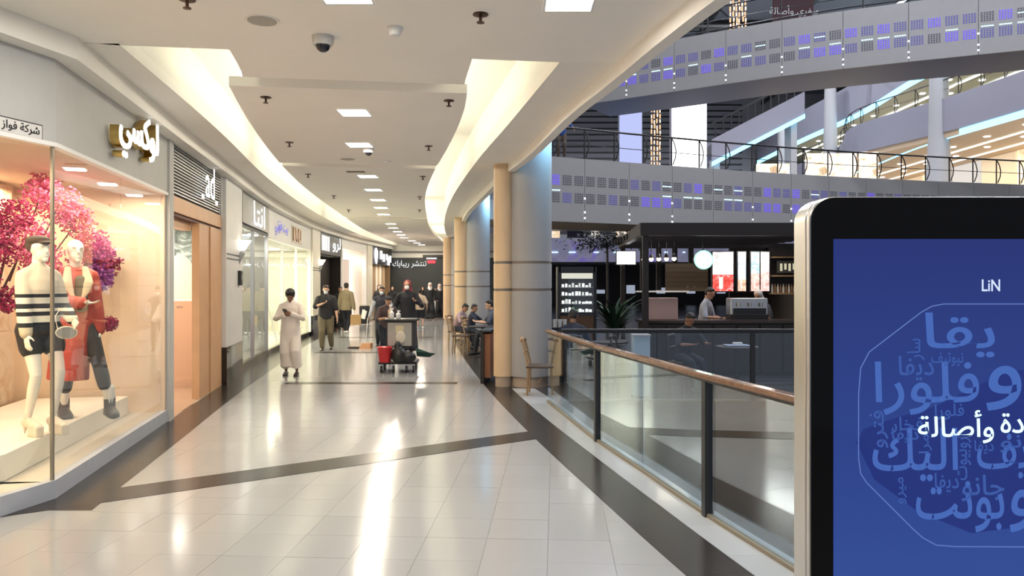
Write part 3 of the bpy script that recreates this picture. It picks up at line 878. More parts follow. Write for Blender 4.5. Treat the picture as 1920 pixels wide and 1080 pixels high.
# ------------------------------------------------------------------ people
def two_bone(a, b, l1, l2, hint):
    a = Vector(a); b = Vector(b); d = b - a
    L = min(d.length, (l1 + l2) * .999)
    dn = d.normalized(); b = a + dn * L
    x = (l1 * l1 - l2 * l2 + L * L) / (2 * L)
    h = math.sqrt(max(l1 * l1 - x * x, 0))
    hv = Vector(hint); hv = hv - dn * hv.dot(dn)
    if hv.length < 1e-4: hv = Vector((0, 1, 0))
    return a + dn * x + hv.normalized() * h, b
SKIN = {k: mat('skin_' + k, c, .5) for k, c in dict(light=(.60, .36, .25), tan=(.42, .23, .14), brown=(.26, .13, .08), mannequin=(.80, .75, .66)).items()}
HAIR = mat('dark_hair', (.012, .009, .008), .6, bump=.6, bscale=60)
def skeleton(h=1.75, lhand=None, rhand=None, lfoot=None, rfoot=None, pelvis=None, lean=0, head_pitch=0, head_yaw=0, sh=.19, elb=None, knee=None):
    """joints of a figure facing -y; its left side is +x"""
    k = h / 1.75
    J = {}
    P = Vector(pelvis) if pelvis else Vector((0, 0, .93 * k))
    R = Matrix.Rotation(lean, 3, 'X')
    up = lambda x, y, z: P + R @ Vector((x, y, z)) * k
    J['k'] = k; J['P'] = P; J['R'] = R
    J['spine'] = up(0, .01, .22); J['chest'] = up(0, .015, .40); J['neck'] = up(0, .02, .545)
    Hr = R @ Matrix.Rotation(head_yaw, 3, 'Z') @ Matrix.Rotation(head_pitch, 3, 'X')
    J['HR'] = Hr
    J['nk2'] = J['neck'] + (R @ Vector((0, -.005, .06))) * k
    J['head'] = J['nk2'] + (Hr @ Vector((0, -.022, .095))) * k
    for s, sx in (('l', 1), ('r', -1)):
        J['sh' + s] = up(sx * sh * .95, .015, .452)
        hand = (lhand if s == 'l' else rhand) or (sx * .27, -.02, .80)
        hand = Vector(hand) if not isinstance(hand, Vector) else hand
        e, w = two_bone(J['sh' + s], hand * 1.0, .29 * k, .26 * k, (elb or {}).get(s, (sx * .6, .8, -.3)))
        J['el' + s] = e; J['wr' + s] = w
        J['hip' + s] = up(sx * .095, .01, -.03)
        ft = (lfoot if s == 'l' else rfoot) or (sx * .11, 0, .09 * k)
        kn, an = two_bone(J['hip' + s], Vector(ft), .44 * k, .42 * k, (knee or {}).get(s, (0, -1, 0)))
        J['kn' + s] = kn; J['an' + s] = an
    return J
def foot_dir(J, s):
    d = J['an' + s] - J['kn' + s]
    f = Vector((0, -1, 0))
    return f
def torso(mb, J, e=0.0, fat=1.0, z_end=0, female=False, flat=False):
    k = J['k']; P, R = J['P'], J['R']
    rows = [(-.06, .150, .105), (.03, .160, .112), (.13, .145, .105), (.22, .148, .108), (.33, .165, .118), (.42, .160, .112), (.47, .125, .09), (.53, .07, .062)]
    if female:
        rows = [(-.06, .158, .108), (.03, .160, .110), (.13, .125, .09), (.22, .122, .09), (.33, .142, .115), (.42, .140, .10), (.47, .10, .078), (.53, .058, .052)]
    rings = [(P + R @ Vector((0, .012, z)) * k, (rx * fat + e) * k, (ry * fat + e) * k) for z, rx, ry in rows if z >= z_end - .07]
    mb.loft(rings, R @ Vector((1, 0, 0)), 16, flat)
    for s in 'lr':                                                  # slope of the shoulders
        mb.loft([(J['neck'].lerp(J['sh' + s], .25) + Vector((0, 0, -.02 * k)), (.045 + e) * k), (J['sh' + s], (.046 + e) * k)], (0, 1, 0), 10)
def arm(mb, J, s, e=0.0, to=2.0, fat=1.0):
    """to: 1 = elbow, 2 = wrist"""
    k = J['k']; a, b, c = J['sh' + s], J['el' + s], J['wr' + s]
    pts = [(a, .048), (a.lerp(b, .35), .049), (b, .041), (b.lerp(c, .3), .043), (c, .03)]
    lim = 2 if to <= .7 else 3 if to <= 1.2 else 5
    rings = [(p, (r * fat + e) * k) for p, r in pts[:lim]]
    if to <= .7:
        rings = [(a, (.048 * fat + e) * k), (a.lerp(b, to), (.052 * fat + e) * k)]
    mb.loft(rings, (0, 1, 0), 12)
def leg(mb, J, s, e=0.0, fat=1.0, cut=1.0, end=.98):
    k = J['k']; a, b, c = J['hip' + s], J['kn' + s], J['an' + s]
    rings = [(a, (.088 * fat + e) * k), (a.lerp(b, .4), (.080 * fat + e) * k), (b, (.056 * fat + e) * k)]
    if cut > .6:
        rings += [(b.lerp(c, .3), (.057 * fat + e) * k), (b.lerp(c, end), ((.037 if end > .8 else .05) * fat + e) * k)]
    else:
        rings = rings[:1] + [(a.lerp(b, cut * 2), (.078 * fat + e) * k)]
    mb.loft(rings, (1, 0, 0), 12)
def foot(mb, J, s, e=0.0, yaw=0, heel=0):
    k = J['k']; c = J['an' + s]
    z = c.z - .055 * k
    f = Matrix.Rotation(yaw, 3, 'Z')
    g = lambda y, zz: Vector((c.x, c.y, 0)) + f @ Vector((0, y, 0)) * k + Vector((0, 0, z + zz * k))
    mb.loft([(g(.045, 0), (.034 + e) * k, (.036 + e) * k), (g(-.03, .005), (.038 + e) * k, (.045 + e) * k), (g(-.12, -.012), (.045 + e) * k, (.028 + e) * k), (g(-.18, -.018), (.036 + e) * k, (.02 + e) * k)], (1, 0, 0), 12)
def hand(mb, J, s, curl=.5, spread=1.0, palm=None):
    """palm and five fingers of different lengths"""
    k = J['k']; w = J['wr' + s]; d = (w - J['el' + s]).normalized()
    if d.length < .1: d = Vector((0, 0, -1))
    sx = 1 if s == 'l' else -1
    side = Vector((0, -1, 0)) - d * d.dot(Vector((0, -1, 0)))        # towards the thumb
    if side.length < .2: side = Vector((-sx, 0, 0))
    side.normalize()
    n = d.cross(side) * sx                                          # fingers curl towards this
    if palm is not None:
        n = Vector(palm) - d * d.dot(Vector(palm)); n.normalize(); side = n.cross(d) * sx * -1
        if side.dot(Vector((-sx, 0, .3))) < 0: side = -side
    pal = w + d * .05 * k
    mb.loft([(w, .026 * k, .020 * k), (pal, .040 * k, .016 * k), (w + d * .085 * k, .040 * k, .013 * k)], side, 10)
    for i, L in enumerate((.070, .080, .075, .058)):
        o_ = (1.5 - i) * .021 * k
        b0 = w + d * .085 * k + side * o_
        d1 = (d + side * (1.5 - i) * .06 * spread + n * curl * .6).normalized(); d2 = (d * (1 - curl * .7) + n * curl * 1.5).normalized()
        p1 = b0 + d1 * L * .5 * k; p2 = p1 + d2 * L * .5 * k
        mb.loft([(b0, .0092 * k), (p1, .0088 * k), (p2, .0070 * k)], side, 8)
    b0 = w + d * .03 * k + side * .03 * k
    p1 = b0 + (d * .6 + side * .7 + n * .3).normalized() * .038 * k
    p2 = p1 + (d * .9 + side * .2 + n * (.3 + curl * .5)).normalized() * .032 * k
    mb.loft([(b0, .0125 * k), (p1, .0108 * k), (p2, .0085 * k)], side, 8)
def head(mb, J, ears=True, face=True):
    k = J['k']; c = J['head']; R = J['HR']
    q = lambda x, y, z: c + R @ Vector((x, y, z)) * k
    mb.ell(q(0, .01, .022), (.076 * k, .095 * k, .092 * k), M=R)
    mb.ell(q(0, -.028, -.045), (.058 * k, .062 * k, .070 * k), M=R)
    mb.loft([(J['neck'], .056 * k, .058 * k), (J['nk2'] + Vector((0, 0, .04 * k)), .052 * k, .056 * k)], (1, 0, 0), 12)
    if face:
        mb.loft([(q(0, -.084, .022), .010 * k), (q(0, -.106, -.018), .014 * k)], (1, 0, 0), 8)       # nose
        mb.ell(q(0, -.083, -.062), (.024 * k, .012 * k, .011 * k), M=R)                                # lips
        mb.ell(q(0, -.080, -.098), (.026 * k, .018 * k, .018 * k), M=R)                                # chin
        for sx in (-1, 1):
            mb.ell(q(sx * .032, -.078, .034), (.024 * k, .014 * k, .008 * k), M=R)                     # brow
    if ears:
        for sx in (-1, 1):
            mb.ell(q(sx * .080, .015, -.012), (.011 * k, .021 * k, .034 * k), M=R)
def full_body(J, t, skin, vox, curl=.5, palm=None, female=False, fat=1.0, feet=True):
    mb = MB()
    torso(mb, J, -.012, fat, female=female)
    for s in 'lr':
        arm(mb, J, s, -.004); hand(mb, J, s, curl, palm=(palm or {}).get(s)); leg(mb, J, s, -.008, fat)
        foot(mb, J, s, -.004)
    head(mb, J)
    return mb.build('body', skin, t, voxel=vox, sm=3)
def eyes(J, t):
    k = J['k']
    for sx in (-1, 1):
        c = J['head'] + J['HR'] @ Vector((sx * .031, -.080, .008)) * k
        MB().ell(c, (.013 * k, .008 * k, .007 * k), 10, 6, M=J['HR']).build('eye', mat('eye_dark', (.02, .012, .01), .2), t, True)
def hair(J, t, m=HAIR, vol=1.0, vox=.012, long=False):
    k = J['k']; c = J['head']; R = J['HR']; q = lambda x, y, z: c + R @ Vector((x, y, z)) * k
    mb = MB()
    mb.ell(q(0, .028, .045), (.086 * vol * k, .094 * vol * k, .082 * vol * k), M=R)
    mb.ell(q(0, .055, -.01), (.076 * vol * k, .062 * vol * k, .075 * vol * k), M=R)
    mb.ell(q(0, -.022, .086), (.066 * vol * k, .052 * vol * k, .034 * vol * k), M=R)
    if long:
        mb.loft([(q(0, .06, 0), .07 * k, .045 * k), (q(0, .08, -.2), .08 * k, .04 * k)], (1, 0, 0))
    mb.build('hair', m, t, voxel=vox)
def mask(J, t, m=None):
    k = J['k']; c = J['head']; R = J['HR']; q = lambda x, y, z: c + R @ Vector((x, y, z)) * k
    mb = MB()
    mb.ell(q(0, -.072, -.050), (.056 * k, .044 * k, .056 * k), M=R)
    for sx in (-1, 1):
        mb.cyl(q(sx * .052, -.07, -.03), q(sx * .082, .0, -.005), .004, n=6)
    mb.build('face_mask', m or mat('mask_blue_white', (.66, .74, .78), .8), t, voxel=.01)
def shirt(J, t, m, vox, sleeve=2.0, e=.016, fat=1.0, name='shirt', hem=-.06, collar=True, female=False):
    mb = MB()
    torso(mb, J, e, fat, female=female, flat=True)
    k = J['k']; P, R = J['P'], J['R']
    mb.loft([(P + R @ Vector((0, .012, hem)) * k, (.160 * fat + e) * k, (.118 * fat + e) * k), (P + R @ Vector((0, .012, .18)) * k, (.152 * fat + e) * k, (.112 * fat + e) * k)], R @ Vector((1, 0, 0)), 16, True)
    for s in 'lr':
        arm(mb, J, s, e, sleeve, fat)
    if collar:
        mb.lathe([(.052 * k, 0), (.068 * k, .0), (.062 * k, .035 * k), (.052 * k, .035 * k)], J['neck'] + Vector((0, .0, .0)), 14)
    return mb.build(name, m, t, voxel=vox)
def trousers(J, t, m, vox, e=.014, fat=1.0, name='trousers', cut=1.0, end=.98):
    mb = MB(); k = J['k']; P, R = J['P'], J['R']
    mb.loft([(P + R @ Vector((0, .012, -.07)) * k, (.158 * fat + e) * k, (.112 * fat + e) * k), (P + R @ Vector((0, .012, .06)) * k, (.158 * fat + e) * k, (.113 * fat + e) * k)], (1, 0, 0), 16)
    for s in 'lr':
        leg(mb, J, s, e, fat, cut, end)
    return mb.build(name, m, t, voxel=vox)
def shoes(J, t, m, vox=.012, boots=False):
    for s in 'lr':
        mb = MB(); foot(mb, J, s, .008)
        if boots:
            c = J['an' + s]
            mb.loft([(c + Vector((0, 0, -.03)), .05), (c + Vector((0, 0, .12)), .055)], (1, 0, 0), 12)
        mb.build('shoe', m, t, voxel=vox)
def robe(J, t, m, vox, hem=.13, flare=.235, depth=.17, name='robe', e=.026, sleeves=True, lead=0):
    mb = MB(); torso(mb, J, e)
    k = J['k']; P, R = J['P'], J['R']
    top = P + R @ Vector((0, .012, .42)) * k
    foots = (J['anl'] + J['anr']) / 2
    rows = [(top, .185, .135), (P + R @ Vector((0, .012, .2)) * k, .185, .14), (P + Vector((0, .0, .0)), .195, .15),
            (Vector((P.x * .5 + foots.x * .5, P.y * .5 + foots.y * .5, .5 * k)), (.195 + flare) / 2, .155),
            (Vector((foots.x, foots.y - .03, hem + .03)), flare, depth)]
    mb.loft([(c, rx * k, ry * k) for c, rx, ry in rows], (1, 0, 0), 20, True)
    for s in 'lr':
        mb.loft([(J['hip' + s], .11 * k), (J['kn' + s] + Vector((0, -.02, 0)), .10 * k), (Vector((J['an' + s].x, J['an' + s].y - .02, hem + .03)), .10 * k)], (1, 0, 0), 12, True)
        if sleeves:
            mb.loft([(J['sh' + s], .066 * k), (J['el' + s], .066 * k), (J['el' + s].lerp(J['wr' + s], .95), .062 * k)], (0, 1, 0), 12)
    mb.lathe([(.052 * k, 0), (.07 * k, .0), (.062 * k, .05 * k), (.052 * k, .05 * k)], J['neck'], 14)
    return mb.build(name, m, t, voxel=vox, sm=5)
def headscarf(J, t, m, vox=.014, length=.3, face=True):
    k = J['k']; c = J['head']; R = J['HR']; q = lambda x, y, z: c + R @ Vector((x, y, z)) * k
    mb = MB()
    mb.ell(q(0, .03, .03), (.098 * k, .10 * k, .105 * k), M=R)
    mb.loft([(q(0, .045, -.02), .095 * k, .07 * k), (q(0, .05, -.15), .12 * k, .08 * k), (q(0, .05, -length), .17 * k, .10 * k)], (1, 0, 0), 16)
    if face:
        mb.loft([(q(0, -.02, -.11), .075 * k, .07 * k), (q(0, -.02, -.2), .10 * k, .09 * k)], (1, 0, 0), 12)
    mb.build('headscarf', m, t, voxel=vox)
def person(label, x, y, rz, group=None, z=0):
    return thing('person', label, 'person', (x, y, z), rz, group)

# man in a white robe looking at his phone
t = person('man in a white robe looking down at his phone', -4.30, 14.5, .12)
J = skeleton(1.69, lhand=(.06, -.27, 1.20), rhand=(-.07, -.27, 1.18), head_pitch=.55, lfoot=(.13, -.06, .085), rfoot=(-.10, .10, .085), elb={'l': (1, .4, -.8), 'r': (-1, .4, -.8)}, sh=.185)
full_body(J, t, SKIN['brown'], .009, .7, palm={'l': (-.7, 0, .6), 'r': (.7, 0, .6)})
robe(J, t, mat('robe_white', (.78, .70, .63), .8, bump=.3, bscale=7), .013, .14, .215, .17)
hair(J, t, vol=1.18); eyes(J, t)
shoes(J, t, mat('shoe_brown', (.04, .022, .015), .4))
tag(MB().box((0, 0, 0), (.075, .15, .010), Matrix.Rotation(-.6, 3, 'X')).build('mobile_phone', BLACKG, bevel=.004), 'dark mobile phone in the hands of the robed man', 'phone').location = (-4.30 - .0, 14.5 - .35, 1.26)

# man in a black T-shirt with a mask
t = person('man in a black T-shirt and olive trousers wearing a face mask', -4.98, 20.0, .15)
J = skeleton(1.74, lhand=(.30, -.10, .84), rhand=(-.05, -.30, 1.25), head_pitch=.25, lfoot=(.13, .14, .11), rfoot=(-.09, -.12, .085), sh=.205, elb={'r': (-1, .1, -.8), 'l': (.5, 1, 0)})
full_body(J, t, SKIN['light'], .011, .6, fat=1.1)
shirt(J, t, mat('shirt_black', (.014, .014, .017), .8), .013, .85, .03, fat=1.14, name='black_shirt', hem=-.1)
trousers(J, t, mat('trousers_olive', (.13, .105, .06), .8, bump=.3, bscale=8), .013, .022, 1.12)
shoes(J, t, mat('shoe_brown', (.04, .022, .015), .4)); hair(J, t, mat('brown_hair', (.035, .015, .010), .6), 1.02); mask(J, t); eyes(J, t)
tag(MB().box((0, 0, 0), (.07, .012, .14), Matrix.Rotation(.6, 3, 'X')).build('mobile_phone', BLACKG), 'dark phone held by the man in the black T-shirt', 'phone').location = (-5.02, 19.66, 1.34)

# man walking away in an olive shirt, with a paper bag
t = person('man in an olive overshirt walking away with a paper bag', -5.90, 26.6, math.pi - .1)
J = skeleton(1.80, lhand=(-.27 * -1, .03, .86), rhand=(-.29, -.02, .82), lfoot=(.10, -.16, .09), rfoot=(-.09, .20, .12), head_pitch=.1)
full_body(J, t, SKIN['light'], .014)
shirt(J, t, mat('shirt_olive', (.22, .18, .11), .85, bump=.3, bscale=9), .015, 2.0, .024, 1.05, 'olive_overshirt', hem=-.14)
trousers(J, t, mat('trousers_dark', (.012, .014, .022), .8), .015)
shoes(J, t, mat('shoe_white', (.75, .74, .70), .6), .014); hair(J, t, vol=1.0)
bg = thing('paper_bag', 'brown paper bag with white handles held by the man walking away', 'bag', (-5.56, 26.55, .30), .2)
upright('bag_body', [(-.19, 0), (.19, 0), (.18, .36), (-.18, .36)], .14, mat('kraft_paper', (.38, .24, .11), .8), bg)
MB().tube([(-.08, 0, .36), (-.07, 0, .46), (.0, 0, .52), (.07, 0, .46), (.08, 0, .36)], .008, 6).build('handle', WHITE, bg)
tag(MB().box((-5.28, 26.6, .66), (.16, .06, .30), Matrix.Rotation(.25, 3, 'Y')).build('paper_bag', WHITE, bevel=.01), 'small white bag beside the brown paper bag', 'bag')
t = person('person in dark clothes half hidden behind the black T-shirt man', -6.35, 27.6, .2)
J = skeleton(1.66); full_body(J, t, SKIN['tan'], .022); robe(J, t, mat('abaya_black', (.012, .012, .015), .8), .02); hair(J, t, vox=.018)

# cleaner with vest, mask, broom
t = person('cleaner in a dark vest with grey sleeves and a face mask', -3.66, 21.0, .05)
J = skeleton(1.70, rhand=(-.34, -.16, .82), lhand=(.22, -.16, .95), head_pitch=.2, sh=.195)
full_body(J, t, SKIN['tan'], .013)
shirt(J, t, mat('sleeve_grey', (.34, .36, .40), .8), .014, 2.0, .012, 1.0, 'grey_shirt')
shirt(J, t, mat('vest_navy', (.012, .014, .026), .7), .015, .12, .026, 1.0, 'dark_vest')
trousers(J, t, mat('trousers_dark', (.012, .014, .022), .8), .015); shoes(J, t, BLACK, .014); hair(J, t); mask(J, t); eyes(J, t)
br = thing('dustpan_broom', 'long handled dustpan with brown scoop held by the cleaner', 'broom', (-4.02, 20.6, 0))
MB().cyl((0, .2, .82), (0, -.05, .1), .012, n=8).build('handle', STEEL, br)
MB().add([(-.15, .05, 0), (.17, .05, 0), (.17, -.3, 0), (-.15, -.3, 0), (-.15, .05, .14), (.17, .05, .14), (.12, -.1, .13), (-.1, -.1, .13)],
         [(0, 1, 2, 3), (0, 4, 5, 1), (1, 5, 6, 2), (0, 3, 7, 4), (4, 7, 6, 5), (2, 6, 7, 3)]).build('scoop', mat('scoop_brown', (.30, .14, .05), .5), br)
MB().bx(-.46, -.15, -.25, -.10, 0, .05).build('brush', mat('brush_dark', (.06, .04, .03), .9), br, bevel=.015)

# tall man with red and white scarf and dark cloak, and companions
t = person('tall man in a dark cloak with red and white scarf and white mask', -2.60, 18.6, .25)
J = skeleton(1.86, lhand=(.16, -.30, 1.34), rhand=(-.25, -.14, 1.0), head_yaw=-.3, sh=.21)
full_body(J, t, SKIN['tan'], .015); robe(J, t, mat('abaya_black', (.012, .012, .015), .8), .016, .1, .25, .2)
headscarf(J, t, mat('scarf_red', (.28, .05, .05), .8), .015, .22, False); mask(J, t, WHITE); eyes(J, t)
t = person('person in a tan top leaning forward behind the cleaning cart', -2.92, 17.2, .5)
J = skeleton(1.55, lhand=(.22, -.34, .95), rhand=(-.12, -.36, 1.0), lean=.35, head_pitch=.3)
full_body(J, t, SKIN['tan'], .015); shirt(J, t, mat('shirt_dusk', (.07, .045, .045), .8), .016, .8, name='dark_shirt'); trousers(J, t, mat('trousers_dark', (.012, .014, .022), .8), .016); hair(J, t); shoes(J, t, BLACK, .015)
t = person('child in a beige top and dark shorts seen from behind', -3.62, 29.4, math.pi)
J = skeleton(1.55); full_body(J, t, SKIN['light'], .02); shirt(J, t, mat('beige_top', (.52, .40, .30), .8), .02, 1.2, .03, 1.15, 'beige_top', hem=-.1); trousers(J, t, mat('trousers_dark', (.012, .014, .022), .8), .02, .03, 1.1, 'shorts', .45); hair(J, t, vox=.018); shoes(J, t, WHITE, .018)
ABA = mat('abaya_black', (.012, .012, .015), .8)
for (x, y, h_, rz, sc, lb) in [(-3.95, 36.0, 1.80, .1, WHITE, 'man with a white headscarf and black cloak before the end storefront'),
                               (-3.58, 37.0, 1.74, .3, mat('scarf_pale', (.55, .52, .50), .8), 'woman in a black cloak with pale headscarf near the far pilaster'),
                               (-3.18, 38.0, 1.68, -.2, ABA, 'woman in full black beside the pale headscarf woman'),
                               (-2.98, 36.6, 1.62, .2, ABA, 'shorter woman in full black beside the far pilaster'),
                               (-5.95, 37.2, 1.62, 0, ABA, 'woman in full black under the end storefront lettering'),
                               (-6.15, 34.6, 1.70, .3, ABA, 'woman in full black by the brown curtains'),
                               (-4.6, 38.4, 1.60, .4, ABA, 'woman in full black at the middle of the end storefront')]:
    t = person(lb, x, y, rz)
    J = skeleton(h_, lhand=(.2, -.2, .95), rhand=(-.2, -.2, .95))
    full_body(J, t, SKIN['light'], .022)
    robe(J, t, ABA, .02, .05, .26, .2); headscarf(J, t, sc, .018, .25)
t = person('man in a white robe standing between the dark cloaked shoppers', -3.86, 37.6, .2)
J = skeleton(1.55); full_body(J, t, SKIN['tan'], .022); robe(J, t, mat('robe_bright', (.85, .84, .82), .8), .02); hair(J, t, vox=.018)

# seated people at the cafe edge
def seated(label, x, y, rz, h_, shirt_m, tr_m, lh, rh, lean=.1, pitch=.1, skin='tan', seat=.47, vox=.014):
    t = person(label, x, y, rz)
    k = h_ / 1.75
    J = skeleton(h_, pelvis=(0, .05, seat + .10), lfoot=(.12, -.42, .09), rfoot=(-.12, -.40, .09), lhand=lh, rhand=rh, lean=lean, head_pitch=pitch, knee={'l': (0, -.3, 1), 'r': (0, -.3, 1)})
    full_body(J, t, SKIN[skin], vox); shirt(J, t, shirt_m, vox + .001, 1.1); trousers(J, t, tr_m, vox + .001); hair(J, t, vox=vox); shoes(J, t, BLACK, vox); eyes(J, t)
    return t
seated('seated person in a dusty pink jacket leaning on the chair', -1.50, 20.6, 1.2, 1.55, mat('jacket_pink', (.36, .25, .25), .8), mat('trousers_dark', (.012, .014, .022), .8), (.2, -.35, .78), (-.15, -.38, .80), .45, .2)
seated('seated boy in a dark blue shirt at the cafe table', -1.02, 19.6, 1.35, 1.45, mat('shirt_navy', (.018, .022, .04), .8), mat('trousers_dark', (.012, .014, .022), .8), (.2, -.36, .80), (-.1, -.36, .80), .12, .2)
seated('seated person partly behind the large column', -.52, 18.9, -1.4, 1.70, mat('shirt_slate', (.05, .06, .09), .8), mat('trousers_dark', (.012, .014, .022), .8), (.2, -.36, .82), (-.1, -.36, .82), .15, .1, 'light')

# ------------------------------------------------------------------ mannequins in the window
MQ = SKIN['mannequin']
t = thing('mannequin', 'white mannequin in striped sweater, black shorts and cap', 'mannequin', (-4.46, 7.05, .37), 1.05)
J = skeleton(1.78, pelvis=(0, 0, 1.03), lhand=(.16, -.26, 1.08), rhand=(-.20, -.16, .92), lfoot=(.09, -.06, .17), rfoot=(-.08, .05, .17), sh=.14, elb={'l': (.35, 1, -.2), 'r': (-.3, 1, -.2)}, head_yaw=.1)
mb = MB(); torso(mb, J, -.012, female=True)
for s in 'lr':
    arm(mb, J, s, -.008); hand(mb, J, s, .35); leg(mb, J, s, -.006); foot(mb, J, s, -.004)
head(mb, J, False, True); mb.build('body', MQ, t, voxel=.009, sm=4)
STR = bpy.data.materials.new('striped_knit'); STR.use_nodes = True
_n = STR.node_tree; _b = _n.nodes['Principled BSDF']; _b.inputs['Roughness'].default_value = .9
_tc = _n.nodes.new('ShaderNodeTexCoord'); _sp = _n.nodes.new('ShaderNodeSeparateXYZ'); _cr = _n.nodes.new('ShaderNodeValToRGB')
_mr = _n.nodes.new('ShaderNodeMapRange'); _mr.inputs[1].default_value = .95; _mr.inputs[2].default_value = 1.45
_cr.color_ramp.interpolation = 'CONSTANT'
_cr.color_ramp.elements[0].color = (.55, .47, .34, 1); _cr.color_ramp.elements[1].position = .14; _cr.color_ramp.elements[1].color = (.015, .015, .02, 1)
for p_, c_ in [(.22, (.72, .68, .58)), (.34, (.015, .015, .02)), (.42, (.72, .68, .58)), (.48, (.015, .015, .02)), (.57, (.72, .68, .58)), (.68, (.015, .015, .02)), (.75, (.66, .58, .46))]:
    e_ = _cr.color_ramp.elements.new(p_); e_.color = (*c_, 1)
_n.links.new(_tc.outputs['Object'], _sp.inputs[0]); _n.links.new(_sp.outputs[2], _mr.inputs[0]); _n.links.new(_mr.outputs[0], _cr.inputs[0]); _n.links.new(_cr.outputs[0], _b.inputs['Base Color'])
shirt(J, t, STR, .012, 1.9, .022, 1.0, 'striped_sweater', hem=.02, female=True)
trousers(J, t, mat('shorts_black', (.014, .013, .014), .7), .012, .022, 1.0, 'shorts', .22)
k = J['k']; q = lambda x, y, z: J['head'] + J['HR'] @ Vector((x, y, z)) * k
mb = MB(); mb.ell(q(0, .03, .085), (.105, .125, .05), M=J['HR']); mb.ell(q(0, .06, .04), (.095, .085, .075), M=J['HR']); mb.ell(q(0, -.09, .062), (.07, .055, .014), M=J['HR'])
mb.build('cap', mat('cap_brown', (.07, .045, .03), .8), t, voxel=.011)
for s in 'lr':
    a = J['an' + s]
    mb = MB(); foot(mb, J, s, .004); mb.cyl((a.x, a.y + .04, a.z - .09), (a.x, a.y + .055, .004), .02, .008, 8)
    mb.bx(a.x - .04, a.x + .04, a.y - .21, a.y - .06, .0, a.z - .075)
    mb.build('high_heel', mat('shoe_pale', (.66, .58, .46), .35), t, voxel=.009)
HBS = .6
hb = thing('handbag', 'small grey shoulder bag with pale rim hanging at the striped sweater', 'handbag', (-4.20, 7.04, 1.33), .4)
MB().lathe([(.13, -.035), (.14, 0), (.13, .035)], n=24, sx=1, sy=.62).build('bag_body', mat('bag_grey', (.22, .22, .23), .6), hb, True).rotation_euler = (math.pi / 2, 0, 0)
MB().tube([(.14 * math.cos(a), 0, .088 * math.sin(a)) for a in np.linspace(0, 2 * math.pi, 25)], .016, 8).build('rim', mat('bag_rim', (.72, .68, .58), .5), hb, True)
MB().tube([(-.12, 0, .05), (-.16, .02, .25), (-.10, .05, .36)], .008, 6).build('strap', mat('bag_rim', (.72, .68, .58), .5), hb)
hb.scale = (HBS, HBS, HBS)

t = thing('mannequin', 'white mannequin in long red coat and dark boots', 'mannequin', (-4.68, 8.0, .37), .7)
J = skeleton(1.90, lhand=(.22, -.04, .90), rhand=(.02, -.24, 1.22), lfoot=(.30, -.16, .10), rfoot=(-.10, .04, .10), sh=.145, elb={'r': (-1, .3, -.2), 'l': (.5, 1, 0)}, head_yaw=.1)
mb = MB(); torso(mb, J, -.012, female=True)
for s in 'lr':
    arm(mb, J, s, -.008); hand(mb, J, s, .35); leg(mb, J, s, -.006); foot(mb, J, s, -.004)
head(mb, J, False, True); mb.build('body', MQ, t, voxel=.009, sm=4)
RED = mat('coat_red', (.50, .075, .05), .6, noise=.12, nscale=4)
mb = MB(); torso(mb, J, .024, 1.0, female=True, flat=True)
P = J['P']
mb.loft([(P + Vector((0, .01, .2)), .155, .125), (P + Vector((-.01, .01, 0)), .185, .15), (Vector((-.05, -.01, .70)), .19, .20), (Vector((-.07, -.01, .40)), .20, .22)], (1, 0, 0), 18, True)
for s in 'lr': arm(mb, J, s, .03, 1.9)
mb.build('coat', RED, t, voxel=.013, sm=5)
mb = MB()
for sx in (-1, 1):
    mb.loft([(P + Vector((sx * .08, -.06, .58)), .035, .02), (P + Vector((sx * .10, -.15, .42)), .055, .018), (P + Vector((sx * .04, -.175, .24)), .02, .012)], (1, 0, 0), 10)
mb.build('lapel', mat('lapel_cream', (.62, .50, .34), .7), t, voxel=.01)
mb = MB(); mb.loft([(P + Vector((.03, -.10, .45)), .06, .06), (P + Vector((.03, -.12, .15)), .08, .05)], (1, 0, 0)); mb.build('top', mat('top_dark', (.10, .08, .05), .7), t, voxel=.011)
trousers(J, t, mat('trousers_charcoal', (.045, .042, .042), .7), .012, .010, 1.0, cut=1.0, end=.5)
for s in 'lr':
    a = J['an' + s]
    MB().loft([(a + Vector((0, 0, .03)), .05), (a + Vector((0, 0, .19)), .052)], (1, 0, 0), 14).build('sock', mat('sock_white', (.78, .76, .70), .8), t, True)
    mb = MB(); foot(mb, J, s, .018); mb.loft([(a + Vector((0, .005, -.03)), .058), (a + Vector((0, .01, .085)), .060)], (1, 0, 0), 12)
    mb.bx(a.x - .05, a.x + .05, a.y - .22, a.y + .08, .0, .035); mb.build('boot', mat('boot_dark', (.05, .045, .042), .5), t, voxel=.010)

# pink blossom arrangement
fl_ = thing('flower_arrangement', 'hanging mass of pink and crimson blossoms behind the mannequins', 'flowers', (-5.0, 7.75, 2.12))
BR_ = mat('twig', (.12, .06, .04), .8)
cl = [(-.35, -.55, .75, .16, 0), (-.30, -.40, .52, .17, 0), (-.25, -.48, .22, .22, 0), (-.2, -.30, .02, .24, 0), (-.25, -.42, -.25, .2, 0), (0, -.05, .12, .26, 1), (.05, .1, -.08, .24, 1), (0, .2, .65, .2, 1),
      (0, .5, .55, .24, 1), (.05, .75, .38, .2, 1), (.05, 1.05, .12, .2, 1), (.05, 1.2, .02, .18, 1), (0, 1.5, -.08, .16, 0), (.0, .1, -.42, .22, 1), (.1, .35, -.35, .16, 1), (0, 1.2, -.22, .2, 2), (0, 1.35, -.28, .14, 2), (.1, 1.35, -.82, .09, 0), (-.1, -.1, .35, .2, 0), (-.2, -.15, -.5, .15, 0)]
prev = Vector((-.4, 0, -.7)); tw = MB()
for c in cl:
    tw.tube([(-.3, c[1] * .6, -.5 + c[2] * .3), (c[0], c[1], c[2])], [.014, .006], 5)
